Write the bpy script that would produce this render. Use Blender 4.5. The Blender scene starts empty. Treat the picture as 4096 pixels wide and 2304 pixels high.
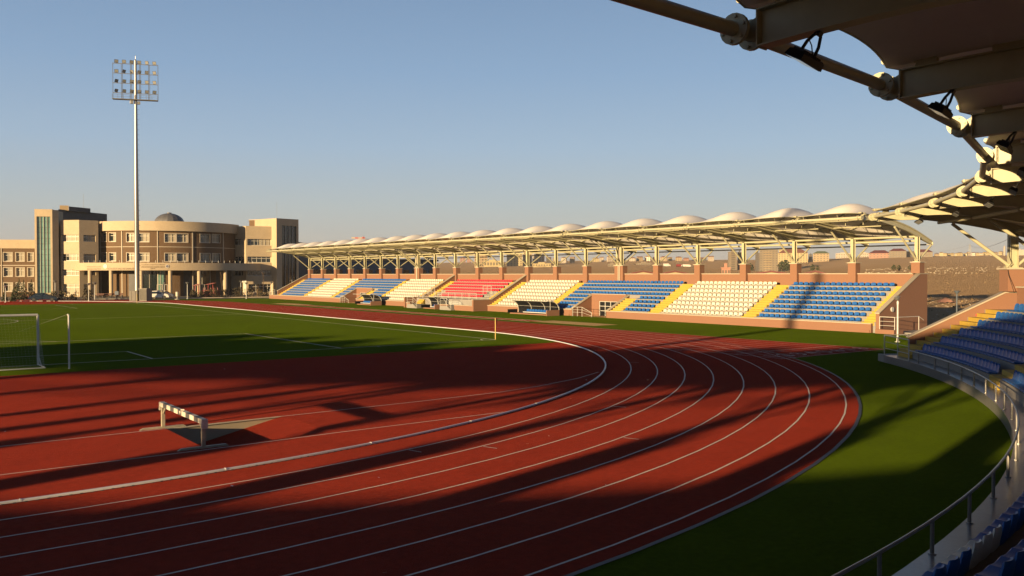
import bpy, bmesh, math, random
from mathutils import Vector, Matrix, noise
from mathutils.geometry import tessellate_polygon
random.seed(7)
SC = bpy.context.scene
COL = SC.collection
rad = math.radians
V = Vector

# ------------------------------------------------------------------ camera
CAM_H, F_PX, PITCH, ROLL, YAW = 4.4993, 3529.6, 0.015808, 0.00109, 0.640407
FWD = V((math.sin(YAW), math.cos(YAW), 0)); RGT = V((math.cos(YAW), -math.sin(YAW), 0))
cam = bpy.data.cameras.new('camera'); cam_ob = bpy.data.objects.new('camera', cam); COL.objects.link(cam_ob)
cam.sensor_width = 36; cam.lens = 36 * F_PX / 4096; cam.clip_start = 0.1; cam.clip_end = 12000
cam_ob.matrix_world = Matrix.Translation((0, 0, CAM_H)) @ Matrix.Rotation(-YAW, 4, 'Z') @ Matrix.Rotation(math.pi/2 - PITCH, 4, 'X') @ Matrix.Rotation(-ROLL, 4, 'Z')
SC.camera = cam_ob

def ray(px, py):
    "direction of a surveyed image point, used for laying out far buildings by bearing, distance and elevation"
    x, y = (px-2048)/F_PX, (1152-py)/F_PX
    xc, yc = x*math.cos(ROLL)+y*math.sin(ROLL), -x*math.sin(ROLL)+y*math.cos(ROLL)
    d, z = math.cos(PITCH)+yc*math.sin(PITCH), -math.sin(PITCH)+yc*math.cos(PITCH)
    return FWD*d + RGT*xc + V((0, 0, z))
def at(px, py, r):
    d = ray(px, py); return V((0, 0, CAM_H)) + d*(r/math.hypot(d.x, d.y))
def in_view(p, m=0.0):
    q = V(p) - V((0, 0, CAM_H)); d = q.dot(FWD)
    if d < 0.5: return False
    x = 2048 + F_PX*q.dot(RGT)/d; y = 1096 - F_PX*q.z/d
    return -m < x < 4096+m and -m < y < 2304+m

# ------------------------------------------------------------------ light
SUN_EL, SUN_AZ = rad(6.35), rad(75.3)      # shadows run to azimuth 75.3 deg from +Y towards +X
sd = V((math.sin(SUN_AZ)*math.cos(SUN_EL), math.cos(SUN_AZ)*math.cos(SUN_EL), -math.sin(SUN_EL)))
sl = bpy.data.lights.new('sun', 'SUN'); so = bpy.data.objects.new('sun', sl); COL.objects.link(so)
sl.energy = 5.0; sl.angle = rad(0.5); sl.color = (1.0, 0.70, 0.36)
so.rotation_euler = sd.to_track_quat('-Z', 'Y').to_euler(); so.location = (-60, -20, 60)
w = bpy.data.worlds.new('World'); SC.world = w; w.use_nodes = True
nt = w.node_tree; nt.nodes.clear()
sky = nt.nodes.new('ShaderNodeTexSky'); sky.sky_type = 'NISHITA'; sky.sun_disc = False
sky.sun_elevation = SUN_EL; sky.sun_rotation = SUN_AZ + math.pi
sky.altitude = 1000; sky.air_density = 1.0; sky.dust_density = 1.2; sky.ozone_density = 1.2
bg = nt.nodes.new('ShaderNodeBackground'); bg.inputs[1].default_value = 0.10
EXPO = 1.35
tc = nt.nodes.new('ShaderNodeTexCoord'); sx = nt.nodes.new('ShaderNodeSeparateXYZ'); nt.links.new(tc.outputs['Generated'], sx.inputs[0])
cr = nt.nodes.new('ShaderNodeValToRGB'); nt.links.new(sx.outputs[2], cr.inputs[0])
stops = [(0.0, (.47, .425, .395)), (.03, (.465, .44, .42)), (.075, (.43, .475, .50)), (.14, (.345, .46, .60)), (.22, (.255, .385, .57)), (.32, (.19, .30, .475)), (.48, (.07, .115, .22)), (1.0, (.02, .035, .075))]
el = cr.color_ramp.elements
while len(el) < len(stops): el.new(.5)
for e, (pos, c) in zip(el, stops): e.position = pos; e.color = (*c, 1)
vm = nt.nodes.new('ShaderNodeVectorMath'); vm.operation = 'SCALE'; vm.inputs['Scale'].default_value = 1/(0.10*2**EXPO); nt.links.new(cr.outputs[0], vm.inputs[0])
mxs = nt.nodes.new('ShaderNodeMix'); mxs.data_type = 'RGBA'; mxs.inputs[0].default_value = .92
nt.links.new(sky.outputs[0], mxs.inputs[6]); nt.links.new(vm.outputs[0], mxs.inputs[7])
wo = nt.nodes.new('ShaderNodeOutputWorld')
nt.links.new(mxs.outputs[2], bg.inputs[0]); nt.links.new(bg.outputs[0], wo.inputs[0])
SC.view_settings.view_transform = 'Standard'; SC.view_settings.look = 'None'
SC.view_settings.exposure = EXPO; SC.view_settings.gamma = 1.0
SC.cycles.use_denoising = True
SC.cycles.max_bounces = 5; SC.cycles.diffuse_bounces = 3; SC.cycles.glossy_bounces = 2; SC.cycles.transmission_bounces = 2

# ------------------------------------------------------------------ materials
def mat(name, col, rough=0.6, metal=0.0, var=None, bump=None, spec=0.4, col2=None, sheen=0.0, grain=0.0):
    m = bpy.data.materials.new(name); m.use_nodes = True
    n = m.node_tree.nodes; l = m.node_tree.links; b = n['Principled BSDF']
    b.inputs['Roughness'].default_value = rough; b.inputs['Metallic'].default_value = metal
    b.inputs['Specular IOR Level'].default_value = spec
    b.inputs['Base Color'].default_value = (*col, 1)
    if sheen:
        b.inputs['Sheen Weight'].default_value = sheen; b.inputs['Sheen Roughness'].default_value = 0.5
        b.inputs['Sheen Tint'].default_value = (*col, 1)
    geo = n.new('ShaderNodeNewGeometry')
    if var:
        scs, amt = var; prev = None
        for i, s in enumerate(scs):
            t = n.new('ShaderNodeTexNoise'); t.inputs['Scale'].default_value = s; t.inputs['Detail'].default_value = 5; t.inputs['Roughness'].default_value = 0.65
            l.new(geo.outputs['Position'], t.inputs['Vector'])
            if prev is None: prev = t.outputs['Fac']
            else:
                mm = n.new('ShaderNodeMath'); mm.operation = 'MULTIPLY_ADD'; mm.inputs[1].default_value = 0.5
                hh = n.new('ShaderNodeMath'); hh.operation = 'MULTIPLY'; hh.inputs[1].default_value = 0.5
                l.new(prev, hh.inputs[0]); l.new(t.outputs['Fac'], mm.inputs[0]); l.new(hh.outputs[0], mm.inputs[2]); prev = mm.outputs[0]
        mr = n.new('ShaderNodeMapRange'); mr.inputs['From Min'].default_value = 0.3; mr.inputs['From Max'].default_value = 0.7
        l.new(prev, mr.inputs['Value'])
        mx = n.new('ShaderNodeMix'); mx.data_type = 'RGBA'
        c2 = col2 or tuple(min(1, c*(1+amt)) for c in col)
        c1 = col if col2 else tuple(c*(1-amt) for c in col)
        mx.inputs[6].default_value = (*c1, 1); mx.inputs[7].default_value = (*c2, 1)
        l.new(mr.outputs[0], mx.inputs[0]); l.new(mx.outputs[2], b.inputs['Base Color'])
    if grain: m.cycles.use_bump_map_correction = False
    if grain:      # loose granules / fibres: facets lean every way, at any viewing distance
        wn = n.new('ShaderNodeTexWhiteNoise'); wn.noise_dimensions = '3D'; sc_ = n.new('ShaderNodeVectorMath'); sc_.operation = 'SCALE'; sc_.inputs['Scale'].default_value = 1731.0
        l.new(geo.outputs['Position'], sc_.inputs[0]); l.new(sc_.outputs[0], wn.inputs['Vector'])
        a1 = n.new('ShaderNodeVectorMath'); a1.operation = 'MULTIPLY_ADD'; a1.inputs[1].default_value = (2*grain, 2*grain, .6*grain); a1.inputs[2].default_value = (-grain, -grain, -.3*grain)
        l.new(wn.outputs['Color'], a1.inputs[0]); a2 = n.new('ShaderNodeVectorMath'); a2.operation = 'ADD'; l.new(a1.outputs[0], a2.inputs[0]); l.new(geo.outputs['Normal'], a2.inputs[1])
        a3 = n.new('ShaderNodeVectorMath'); a3.operation = 'NORMALIZE'; l.new(a2.outputs[0], a3.inputs[0]); l.new(a3.outputs[0], b.inputs['Normal'])
    elif bump:
        s, st, dist = bump
        t = n.new('ShaderNodeTexNoise'); t.inputs['Scale'].default_value = s; t.inputs['Detail'].default_value = 3
        l.new(geo.outputs['Position'], t.inputs['Vector'])
        bp = n.new('ShaderNodeBump'); bp.inputs['Strength'].default_value = st; bp.inputs['Distance'].default_value = dist
        l.new(t.outputs['Fac'], bp.inputs['Height']); l.new(bp.outputs[0], b.inputs['Normal'])
    return m
M = dict(
 track=mat('track_rubber', (.205,.0235,.0125), .85, var=((.05,.9,6),.34), grain=1.7, spec=.1),
 turf=mat('artificial_turf', (.054,.086,.0028), .9, var=((.06,.5,7),.42), grain=2.2, spec=.05),
 line=mat('white_paint', (.52,.50,.47), .7, grain=.6, var=((3,60),.15)),
 kerb=mat('white_kerb_metal', (0.496,0.512,0.544), .45, var=((4,),.08)),
 pink=mat('salmon_render', (0.200,0.104,0.066), .85, var=((.5,9,70),.10), bump=(60,.25,.01)),
 cap=mat('cream_coping', (0.360,0.320,0.256), .7, var=((2,30),.12)),
 conc=mat('grey_concrete', (0.208,0.200,0.188), .8, var=((.7,6,40),.22), bump=(30,.3,.01)),
 wetconc=mat('smooth_grey_concrete', (0.160,0.156,0.160), .28, var=((.4,2.5,18),.35), bump=(6,.12,.02), spec=.5),
 yellow=mat('yellow_step_paint', (0.368,0.256,0.040), .7, var=((1.5,14),.18)),
 steel=mat('cream_painted_steel', (0.368,0.352,0.240), .45, var=((3,),.07)),
 greysteel=mat('grey_painted_steel', (0.288,0.296,0.288), .45, var=((3,),.08)),
 galv=mat('galvanised_steel', (0.240,0.240,0.240), .35, .6, var=((5,),.15)),
 rail=mat('white_rail_paint', (0.440,0.440,0.416), .45, var=((6,),.1)),
 membrane=mat('white_roof_membrane', (.66,.63,.59), .6, var=((.8,6),.06)),
 sblue=mat('blue_seat_plastic', (.016,.090,.31), .42, var=((.9,7),.18), spec=.22),
 swhite=mat('white_seat_plastic', (.50,.49,.43), .4, var=((.9,7),.07), spec=.5),
 sred=mat('red_seat_plastic', (.46,.028,.045), .4, var=((.9,7),.10), spec=.5),
 black=mat('black_lamp_metal', (.012,.012,.013), .5),
 lens=mat('lamp_glass', (0.208,0.216,0.216), .15, spec=.6),
 glass=mat('dark_glass', (.012,.018,.02), .06, spec=.8),
 tglass=mat('teal_glass', (.12,.23,.20), .12, spec=.8, var=((.35,),.3)),
 dark=mat('dark_void', (.015,.015,.016), .8),
 brown=mat('brown_render', (0.096,0.058,0.030), .85, var=((.4,6),.10), bump=(40,.2,.01)),
 stone=mat('cream_travertine', (.36,.29,.195), .75, var=((.5,3.5),.14), bump=(20,.15,.01)),
 slate=mat('dark_cladding', (.045,.045,.05), .6, var=((1,),.2)),
 frame=mat('white_window_frame', (0.440,0.416,0.360), .4),
 blind=mat('cream_blind', (0.288,0.256,0.192), .7, var=((3,),.15)),
 dome=mat('grey_lead_dome', (0.120,0.120,0.128), .45, .3, var=((2,),.15)),
 earth=mat('dry_earth', (.25,.16,.085), .95, col2=(.33,.225,.125), var=((.018,.3,3),.3), grain=1.5),
 asphalt=mat('grey_paving', (.16,.145,.125), .9, grain=.5, var=((.3,4),.18)),
 sand=mat('sand', (.34,.235,.125), .95, var=((.8,9),.2), grain=.9),
 wood=mat('barrier_paint_white', (0.464,0.432,0.368), .6, var=((9,),.2)),
 barrier=mat('barrier_steel', (0.288,0.256,0.192), .5, var=((5,),.2)),
 bdark=mat('barrier_paint_dark', (0.056,0.056,0.060), .6, var=((9,),.2)),
 pitwall=mat('pit_lining', (0.272,0.232,0.168), .7, var=((2,),.1)),
 redsteel=mat('red_painted_steel', (0.160,0.010,0.010), .45),
 redroof=mat('red_roof_sheet', (0.104,0.019,0.018), .6, var=((.4,),.2)),
 tile=mat('terracotta_tile', (0.176,0.060,0.036), .8, var=((.5,),.2)),
 green_roof=mat('green_roof_sheet', (0.080,0.104,0.048), .7),
 carblack=mat('dark_car_paint', (.010,.016,.026), .16, spec=.4),
 carwhite=mat('white_car_paint', (0.480,0.464,0.424), .2, spec=.6),
 carsilver=mat('silver_car_paint', (0.128,0.136,0.160), .2, .5, spec=.6),
 tyre=mat('tyre_rubber', (.015,.015,.015), .85),
 rim=mat('alloy_rim', (0.096,0.096,0.096), .3, .8),
 redlens=mat('red_lamp_lens', (0.320,0.016,0.016), .2),
 bark=mat('bark', (0.080,0.052,0.032), .9, var=((8,),.25)),
 stake=mat('pale_timber_stake', (0.288,0.192,0.096), .8),
 conifer=mat('conifer_needles', (.030,.040,.014), .85, var=((2.5,),.45)),
 shrub=mat('shrub_leaves', (.055,.045,.022), .85, var=((2.5,),.5)),
 weed=mat('dry_weeds', (.17,.12,.06), .95, var=((.5,4),.35)),
 rock=mat('pale_rock', (.34,.29,.22), .9, var=((1,8),.2)),
 h_cream=mat('cream_house_wall', (0.272,0.204,0.120), .85, var=((.12,),.1)),
 h_white=mat('white_house_wall', (0.336,0.288,0.232), .85, var=((.12,),.1)),
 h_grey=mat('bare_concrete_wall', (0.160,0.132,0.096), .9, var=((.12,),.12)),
 h_yellow=mat('yellow_house_wall', (0.336,0.272,0.144), .85, var=((.12,),.08)),
 h_pink=mat('pink_house_wall', (0.288,0.152,0.112), .85, var=((.12,),.1)),
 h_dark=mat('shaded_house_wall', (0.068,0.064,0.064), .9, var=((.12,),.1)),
 h_blue=mat('blue_grey_cladding', (0.080,0.100,0.128), .7, var=((.3,),.1)),
 hwin=mat('far_window', (0.080,0.068,0.052), .3),
 letter=mat('bronze_lettering', (.10,.060,.022), .5),
 emblem=mat('blue_emblem', (0.048,0.048,0.112), .5),
 flagy=mat('yellow_flag_pole', (0.480,0.336,0.096), .5),
 cab_a=mat('weathered_grey_cabinet', (0.088,0.080,0.068), .6, var=((1.5,),.15)), cab_b=mat('pale_ribbed_cabinet', (0.136,0.124,0.104), .55, var=((1.5,),.12)),
 smoked=mat('smoked_polycarbonate', (.010,.011,.014), .35, spec=.3),
 mastgrey=mat('mast_frame_grey', (0.096,0.100,0.104), .5),
 bench=mat('reddish_bench_timber', (0.060,0.020,0.012), .7),
 crane=mat('crane_red', (0.336,0.096,0.080), .6),
)

# ------------------------------------------------------------------ mesh builder
class MB:
    def __init__(s): s.v = []; s.f = []; s.m = []; s.mats = []; s.cur = 0
    def use(s, m):
        if m not in s.mats: s.mats.append(m)
        s.cur = s.mats.index(m); return s
    def add(s, vs, fs):
        o = len(s.v); s.v += [tuple(p) for p in vs]; s.f += [tuple(i+o for i in f) for f in fs]; s.m += [s.cur]*len(fs); return s
    def quad(s, *p): return s.add(p, [tuple(range(len(p)))])
    def hexa(s, b, t):
        n = len(b); return s.add(list(b)+list(t), [tuple(range(n))[::-1], tuple(range(n, 2*n))] + [(i, (i+1) % n, n+(i+1) % n, n+i) for i in range(n)])
    def box(s, x0, x1, y0, y1, z0, z1):
        return s.hexa([(x0,y0,z0),(x1,y0,z0),(x1,y1,z0),(x0,y1,z0)], [(x0,y0,z1),(x1,y0,z1),(x1,y1,z1),(x0,y1,z1)])
    def prism(s, pts, ext):
        e = V(ext); return s.hexa([V(p) for p in pts], [V(p)+e for p in pts])
    def beam(s, p, q, w, h, up=(0,0,1)):
        p, q = V(p), V(q); d = (q-p).normalized(); x = d.cross(V(up))
        if x.length < 1e-4: x = d.cross(V((1,0,0)))
        x.normalize(); y = x.cross(d)
        c = [x*a*w/2 + y*b*h/2 for a, b in ((-1,-1),(1,-1),(1,1),(-1,1))]
        return s.hexa([p+k for k in c], [q+k for k in c])
    def tube(s, p, q, r, n=8, r2=None):
        p, q = V(p), V(q); d = (q-p).normalized(); x = d.orthogonal().normalized(); y = d.cross(x); r2 = r if r2 is None else r2
        c = [x*math.cos(2*math.pi*i/n) + y*math.sin(2*math.pi*i/n) for i in range(n)]
        return s.hexa([p+k*r for k in c], [q+k*r2 for k in c])
    def path(s, pts, r, n=8):
        pts = [V(p) for p in pts]; N = len(pts); vs = []; x = None
        for i, p in enumerate(pts):
            d = (pts[min(i+1, N-1)]-pts[max(i-1, 0)]).normalized()
            x = d.orthogonal().normalized() if x is None else (x - d*x.dot(d)).normalized()
            y = d.cross(x)
            vs += [p + (x*math.cos(2*math.pi*k/n)+y*math.sin(2*math.pi*k/n))*r for k in range(n)]
        fs = [(i*n+k, i*n+(k+1) % n, (i+1)*n+(k+1) % n, (i+1)*n+k) for i in range(N-1) for k in range(n)]
        fs += [tuple(range(n))[::-1], tuple((N-1)*n+k for k in range(n))]
        return s.add(vs, fs)
    def strip(s, rows, closed=False):
        "grid of points"
        nr, nc = len(rows), len(rows[0]); vs = [p for r in rows for p in r]
        fs = [(i*nc+j, i*nc+(j+1) % nc, (i+1)*nc+(j+1) % nc, (i+1)*nc+j) for i in range(nr-1) for j in range(nc if closed else nc-1)]
        return s.add(vs, fs)
    def lathe(s, prof, c=(0,0,0), n=16):
        c = V(c); return s.strip([[c+V((r*math.cos(2*math.pi*k/n), r*math.sin(2*math.pi*k/n), z)) for k in range(n)] for r, z in prof], True)
    def build(s, name, m=None, parent=None, sharp=0.6, recalc=True, bevel=0):
        me = bpy.data.meshes.new(name)
        me.from_pydata(s.v, [], s.f)
        for mm in (s.mats or [m]): me.materials.append(M[mm] if isinstance(mm, str) else mm)
        if len(s.mats) > 1: me.polygons.foreach_set('material_index', s.m)
        bm = bmesh.new(); bm.from_mesh(me)
        if recalc: bmesh.ops.recalc_face_normals(bm, faces=bm.faces)
        if bevel: bmesh.ops.bevel(bm, geom=bm.edges[:], offset=bevel, segments=2, affect='EDGES', clamp_overlap=True)
        for f in bm.faces: f.smooth = True
        for e in bm.edges:
            if len(e.link_faces) != 2 or e.calc_face_angle(0) > sharp: e.smooth = False
        bm.to_mesh(me); bm.free()
        o = bpy.data.objects.new(name, me); COL.objects.link(o)
        if parent: o.parent = parent
        return o
def tag(o, label=None, cat=None, group=None, kind=None):
    for k, x in (('label', label), ('category', cat), ('group', group), ('kind', kind)):
        if x: o[k] = x
    return o
def empty(name, loc, label, cat, group=None, rz=0):
    o = bpy.data.objects.new(name, None); COL.objects.link(o); o.location = loc; o.rotation_euler = (0, 0, rz); o.empty_display_size = .3
    return tag(o, label, cat, group)
def dup(o, parent=None):
    c = o.copy(); COL.objects.link(c)
    if parent: c.parent = parent
    for ch in [k for k in bpy.data.objects if k.parent == o]: dup(ch, c)
    return c
def world_root(name, label, cat, group=None):
    "Empty kept at the world origin offset; parts use world coordinates"
    return empty(name, (0, 0, 0), label, cat, group)
def struct(name, mb, m, **k): return tag(mb.build(name, m, **k), kind='structure')
ORD = 'first second third fourth fifth sixth seventh eighth ninth tenth eleventh twelfth thirteenth fourteenth fifteenth sixteenth seventeenth eighteenth nineteenth twentieth twenty-first twenty-second twenty-third twenty-fourth twenty-fifth twenty-sixth twenty-seventh twenty-eighth twenty-ninth thirtieth'.split() + ['later']*200
def lerp(tab, x):
    if x <= tab[0][0]: return tab[0][1]
    for (a, b), (c, d) in zip(tab, tab[1:]):
        if x <= c: return b + (d-b)*(x-a)/(c-a)
    return tab[-1][1]
def sstep(a, b, x):
    t = max(0, min(1, (x-a)/(b-a))); return t*t*(3-2*t)

# ------------------------------------------------------------------ site survey numbers (metres; X across, Y along the long stand)
TX, TY, TR, TY2 = 1.795, 57.25, 37.545, 137.4          # track bend centre, kerb radius, far bend centre
CX, CY = 2.8, 55.8                                      # centre of the curved stand
def cp(R, a, z=0): a = rad(a); return V((CX+R*math.sin(a), CY-R*math.cos(a), z))
def track_pt(R, s, z=0):
    "closed running-track outline at radius R; s in [0,1) parts: near bend, right straight, far bend, left straight"
    pass
def loop(R, z=0, n=72):
    pts = [V((TX-R*math.cos(math.pi*i/n), TY-R*math.sin(math.pi*i/n), z)) for i in range(n+1)]
    pts += [V((TX+R*math.cos(math.pi*i/n), TY2+R*math.sin(math.pi*i/n), z)) for i in range(n+1)]
    return pts
def ring(R0, R1, z, n=72):
    a, b = loop(R0, z, n), loop(R1, z, n); mb = MB(); return mb.strip([a, b], True)
def poly(outer, holes=(), z=0):
    loops = [[V((p[0], p[1], 0)) for p in outer]] + [[V((p[0], p[1], 0)) for p in h] for h in holes]
    allp = [V((p.x, p.y, z)) for l in loops for p in l]
    mb = MB(); mb.add(allp, [t for t in tessellate_polygon(loops)])
    return mb
def flat(mb, name, m):
    o = struct(name, mb, m, recalc=False)
    me = o.data
    for p in me.polygons:
        if p.normal.z < 0: p.flip()
    return o

def terrain(x, y):
    r = math.hypot(x, y); ang = math.degrees(math.atan2(x, y))
    s = x + 0.25*y
    h1 = lerp(((90,0),(120,.9),(200,1.6),(320,4.6),(600,8),(1000,16),(1200,23),(1350,27.5),(1600,33),(2200,37),(4500,60)), s)
    h2 = lerp(((90,0),(120,.9),(200,1.6),(320,4.4),(1000,7.5),(1450,28),(2200,37),(4500,60)), s)
    k = math.exp(-((ang-53)/4.2)**2)
    h = h1*(1-k)+h2*k
    m = sstep(74, 125, x)
    n = noise.noise(V((x*.02, y*.02, 3)))*min(1.0, max(0, (r-90)/120))*(.35+.0003*r) + noise.noise(V((x*.11, y*.11, 8)))*.22*sstep(80, 110, x)
    return (h+n)*m if x > 70 else 0.0
# ================================================================== GROUND
def build_ground():
    rs = [0, 12, 24, 36, 48, 60, 70, 76, 82, 88, 94, 100, 106, 113, 120, 128, 137, 147, 158, 170, 184, 200, 218, 240, 265, 295, 330, 370, 420, 480, 550, 640, 750, 880, 1030, 1200, 1400, 1600, 1850, 2200, 2800, 3800]
    na = 300; rows = []
    # finer bearings where the view looks
    angs = [i*360/110 for i in range(110)] + [i*.42 for i in range(0, 190)]
    angs = sorted(set(round(a, 3) for a in angs if a < 360))
    for r in rs:
        row = []
        for a in angs:
            x, y = r*math.sin(rad(a)), r*math.cos(rad(a))
            z = terrain(x, y) - .03
            if -34 < x < 47 and 13 < y < 150: z = -1.6
            row.append(V((x, y, z)))
        rows.append(row)
    mb = MB(); mb.strip(rows, True)
    o = struct('ground', mb, 'earth')
    for p in o.data.polygons:
        if p.normal.z < 0: p.flip()
build_ground()

# ---- surfaces of the stadium
UD = 44.8                                           # edge between the red end zone and the pitch turf
def chord(u0, near=True, R=TR+.05, n=40):
    d = (TY-u0)/R; a0 = math.asin(d)
    pts = [(TX+R*math.sin(t), TY-R*math.cos(t)) for t in [(-math.pi/2+a0)+(math.pi-2*a0)*i/n for i in range(n+1)]]
    pts = [(x, y) for x, y in pts]
    if not near: pts = [(x, TY+TY2-y) for x, y in pts]
    return pts
PIT = ((7.24, 23.05), (10.90, 23.12), (10.90, 26.80), (7.24, 26.72))
dz = poly(chord(UD), [PIT], .002); flat(dz, 'end_zone', 'track')
flat(poly(chord(UD, False), z=.002), 'end_zone', 'track')
infield = [(TX-TR-.05, TY2), (TX-TR-.05, TY)]
a0 = math.asin((TY-UD)/(TR+.05))
infield += [(TX-(TR+.05)*math.cos(t), TY-(TR+.05)*math.sin(t)) for t in [a0*i/8 for i in range(1, 9)]]
infield += [(TX+(TR+.05)*math.cos(t), TY-(TR+.05)*math.sin(t)) for t in [a0*i/8 for i in range(8, -1, -1)]]
infield += [(TX+(TR+.05)*math.cos(t), TY2+(TR+.05)*math.sin(t)) for t in [a0*i/8 for i in range(0, 9)]]
infield += [(TX-(TR+.05)*math.cos(t), TY2+(TR+.05)*math.sin(t)) for t in [a0*i/8 for i in range(8, 0, -1)]]
flat(poly(infield, z=0), 'pitch_turf', 'turf')
flat(ring(TR-.02, TR+9.76+.40, .004), 'running_track', 'track')
ch = MB(); ch.quad((TX+TR, 28.75, .0025), (TX+TR+9.95, 28.75, .0025), (TX+TR+9.95, 58, .0025), (TX+TR, 58, .0025)); flat(ch, 'sprint_chute', 'track')
outer = [tuple(cp(50.3, a)[:2]) for a in range(-100, 53, 4)] + [(45.2, 25.4), (60, 32), (62.0, 36), (62.0, 160.5), (52, 166)]
outer += [(TX+48.3*math.cos(rad(a)), TY2+48.3*math.sin(rad(a))) for a in range(35, 181, 5)] + [(-62, 137), (-62, 50)]
hole = [tuple(p[:2]) for p in loop(TR+9.9, 0, 40)]
flat(poly(outer, [hole], 0), 'surround_turf', 'turf')
flat(ring(TR+10.16, TR+10.26, .012), 'track_edging', 'slate')
pv = MB(); pv.quad((-75, 150, -.012), (90, 150, -.012), (120, 260, -.012), (-75, 260, -.012)); flat(pv, 'paving', 'asphalt')
pv = MB(); pv.quad((44.6, 22, -.008), (74, 20, -.008), (74, 37.5, -.008), (61, 37.5, -.008)); flat(pv, 'paving', 'asphalt')

# ---- long jump runway and sand pits
rw = MB(); rw.quad((51.4, 66, .003), (52.9, 66, .003), (52.9, 121, .003), (51.4, 121, .003)); flat(rw, 'jump_runway', 'track')
l = MB()
for x in (51.42, 52.83): l.box(x, x+.05, 66.2, 121, .003, .008)
l.box(51.55, 51.95, 104, 104.3, .003, .02)
struct('runway_markings', l, 'line')
for y0, y1 in ((56.9, 65.8), (121.2, 131)):
    sp = MB(); nx, ny = 8, 22
    sp.strip([[V((51.2+2.9*i/nx, y0+(y1-y0)*j/ny, .012+.05*math.sin(math.pi*i/nx)*math.sin(math.pi*j/ny)*(1+.8*noise.noise(V((i*.9, j*.7, y0)))))) for i in range(nx+1)] for j in range(ny+1)])
    flat(sp, 'sand_pit', 'sand')

# ---- lane lines and markings
def ringline(mb, R, w=.05, z=.009): 
    a, b = loop(R-w/2, z), loop(R+w/2, z); mb.strip([a, b], True)
ll = MB()
for k in range(1, 9): ringline(ll, TR+1.22*k)
for k in range(0, 9):                                # sprint chute lanes
    x = TX+TR+1.22*k; ll.quad((x-.025, 28.85, .0085), (x+.025, 28.85, .0085), (x+.025, TY, .0085), (x-.025, TY, .0085))
def cross(y0, x0, x1, y1=None, w=.05, z=.0115):
    y1 = y0 if y1 is None else y1; ll.quad((x0, y0-w/2, z), (x1, y1-w/2, z), (x1, y1+w/2, z), (x0, y0+w/2, z))
cross(28.85, TX+TR, TX+TR+9.76); cross(32.0, TX+TR, TX+TR+9.76); cross(42.15, TX+TR, TX+TR+9.76); cross(51.9, TX+TR+4, TX+TR+9.76); cross(52.2, TX+TR, TX+TR+4.0, 50.8)
cross(60.2, TX+TR+1.22, TX+TR+6.1); cross(147, TX+TR, TX+TR+9.76)
for k in range(8):                                   # staggered marks across single lanes in the bend
    for a in (12+k*2.2, 33.2-k*2.6, 47+k*3.1):
        t = rad(a); R0, R1 = TR+1.22*k+.06, TR+1.22*(k+1)-.06
        if k in (1, 2, 4, 5) or a > 40:
            p = V((math.sin(t), -math.cos(t), 0)); q = V((math.cos(t), math.sin(t), 0)); c = V((TX, TY, .0095))
            if (k+int(a)) % 3 == 0: ll.quad(c+p*R0-q*.02, c+p*(R0+.45)-q*.02, c+p*(R0+.45)+q*.02, c+p*R0+q*.02)
def pline(mb, pts, w, z):
    for a, b in zip(pts, pts[1:]):
        a, b = V((*a, z)), V((*b, z)); d = (b-a).normalized(); n = V((-d.y, d.x, 0))*w/2
        mb.quad(a-n, b-n, b+n, a+n)
pline(ll, [(-24, 27.0), (-10, 26.5), (3, 26.45), (10.86, 26.69), (16, 26.9), (19.62, 27.15), (21.96, 27.68), (24.93, 28.73), (27.3, 30.0)], .05, .0075)
pline(ll, [(-24, 23.2), (-10, 22.7), (2.6, 22.68), (7, 22.76), (10.98, 23.0), (16.9, 23.16)], .05, .0075)
flat(ll, 'track_markings', 'line')
def text_mesh(body, size, extrude=.0):
    cu = bpy.data.curves.new('lettering', 'FONT'); cu.body = body; cu.size = size; cu.extrude = extrude; cu.align_x = 'CENTER'; cu.align_y = 'CENTER'; cu.resolution_u = 2
    ob = bpy.data.objects.new('lettering', cu); COL.objects.link(ob)
    bpy.context.view_layer.update()
    me = bpy.data.meshes.new_from_object(ob.evaluated_get(bpy.context.evaluated_depsgraph_get()))
    bpy.data.objects.remove(ob); bpy.data.curves.remove(cu)
    vs = [v.co.copy() for v in me.vertices]; fs = [tuple(p.vertices) for p in me.polygons]; bpy.data.meshes.remove(me)
    return vs, fs
nm = MB()
for k in range(8):
    vs, fs = text_mesh(str(k+1), 1.05)
    c = V((TX+TR+.61+1.22*k, 29.95, .0105))
    nm.add([c + V((p.x*1.0, p.y*1.5, 0)) for p in vs], fs)
flat(nm, 'lane_numbers', 'line')

# ---- football pitch lines
G0, GC, TCH = 49.198, 3.5625, 35.24; W2 = TCH-GC; G1 = 145.0; GM = (G0+G1)/2+.97
pl = MB(); z = .005; w = .10
def seg(a, b): pline(pl, [a, b], w, z)
seg((GC-W2, G0), (TCH, G0)); seg((GC-W2, G1), (TCH, G1)); seg((TCH, G0), (TCH, G1)); seg((GC-W2, G0), (GC-W2, G1)); seg((GC-W2, GM), (TCH, GM))
for g, s in ((G0, 1), (G1, -1)):
    for hw, dp in ((9.16, 5.5), (20.16, 16.5)):
        seg((GC-hw, g), (GC-hw, g+s*dp)); seg((GC+hw, g), (GC+hw, g+s*dp)); seg((GC-hw, g+s*dp), (GC+hw, g+s*dp))
    arc = [(GC+9.15*math.sin(t), g+s*(11+9.15*math.cos(t))) for t in [rad(-53+106*i/24) for i in range(25)]]
    pline(pl, arc, w, z)
    for sx in (-1, 1):
        pline(pl, [(GC+sx*W2-sx*math.cos(t), g+s*math.sin(t)) for t in [rad(90*i/8) for i in range(9)]], w, z)
    pline(pl, [(TCH-9.15, g-s*.1), (TCH-9.15, g-s*.45)], w, z)
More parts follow.
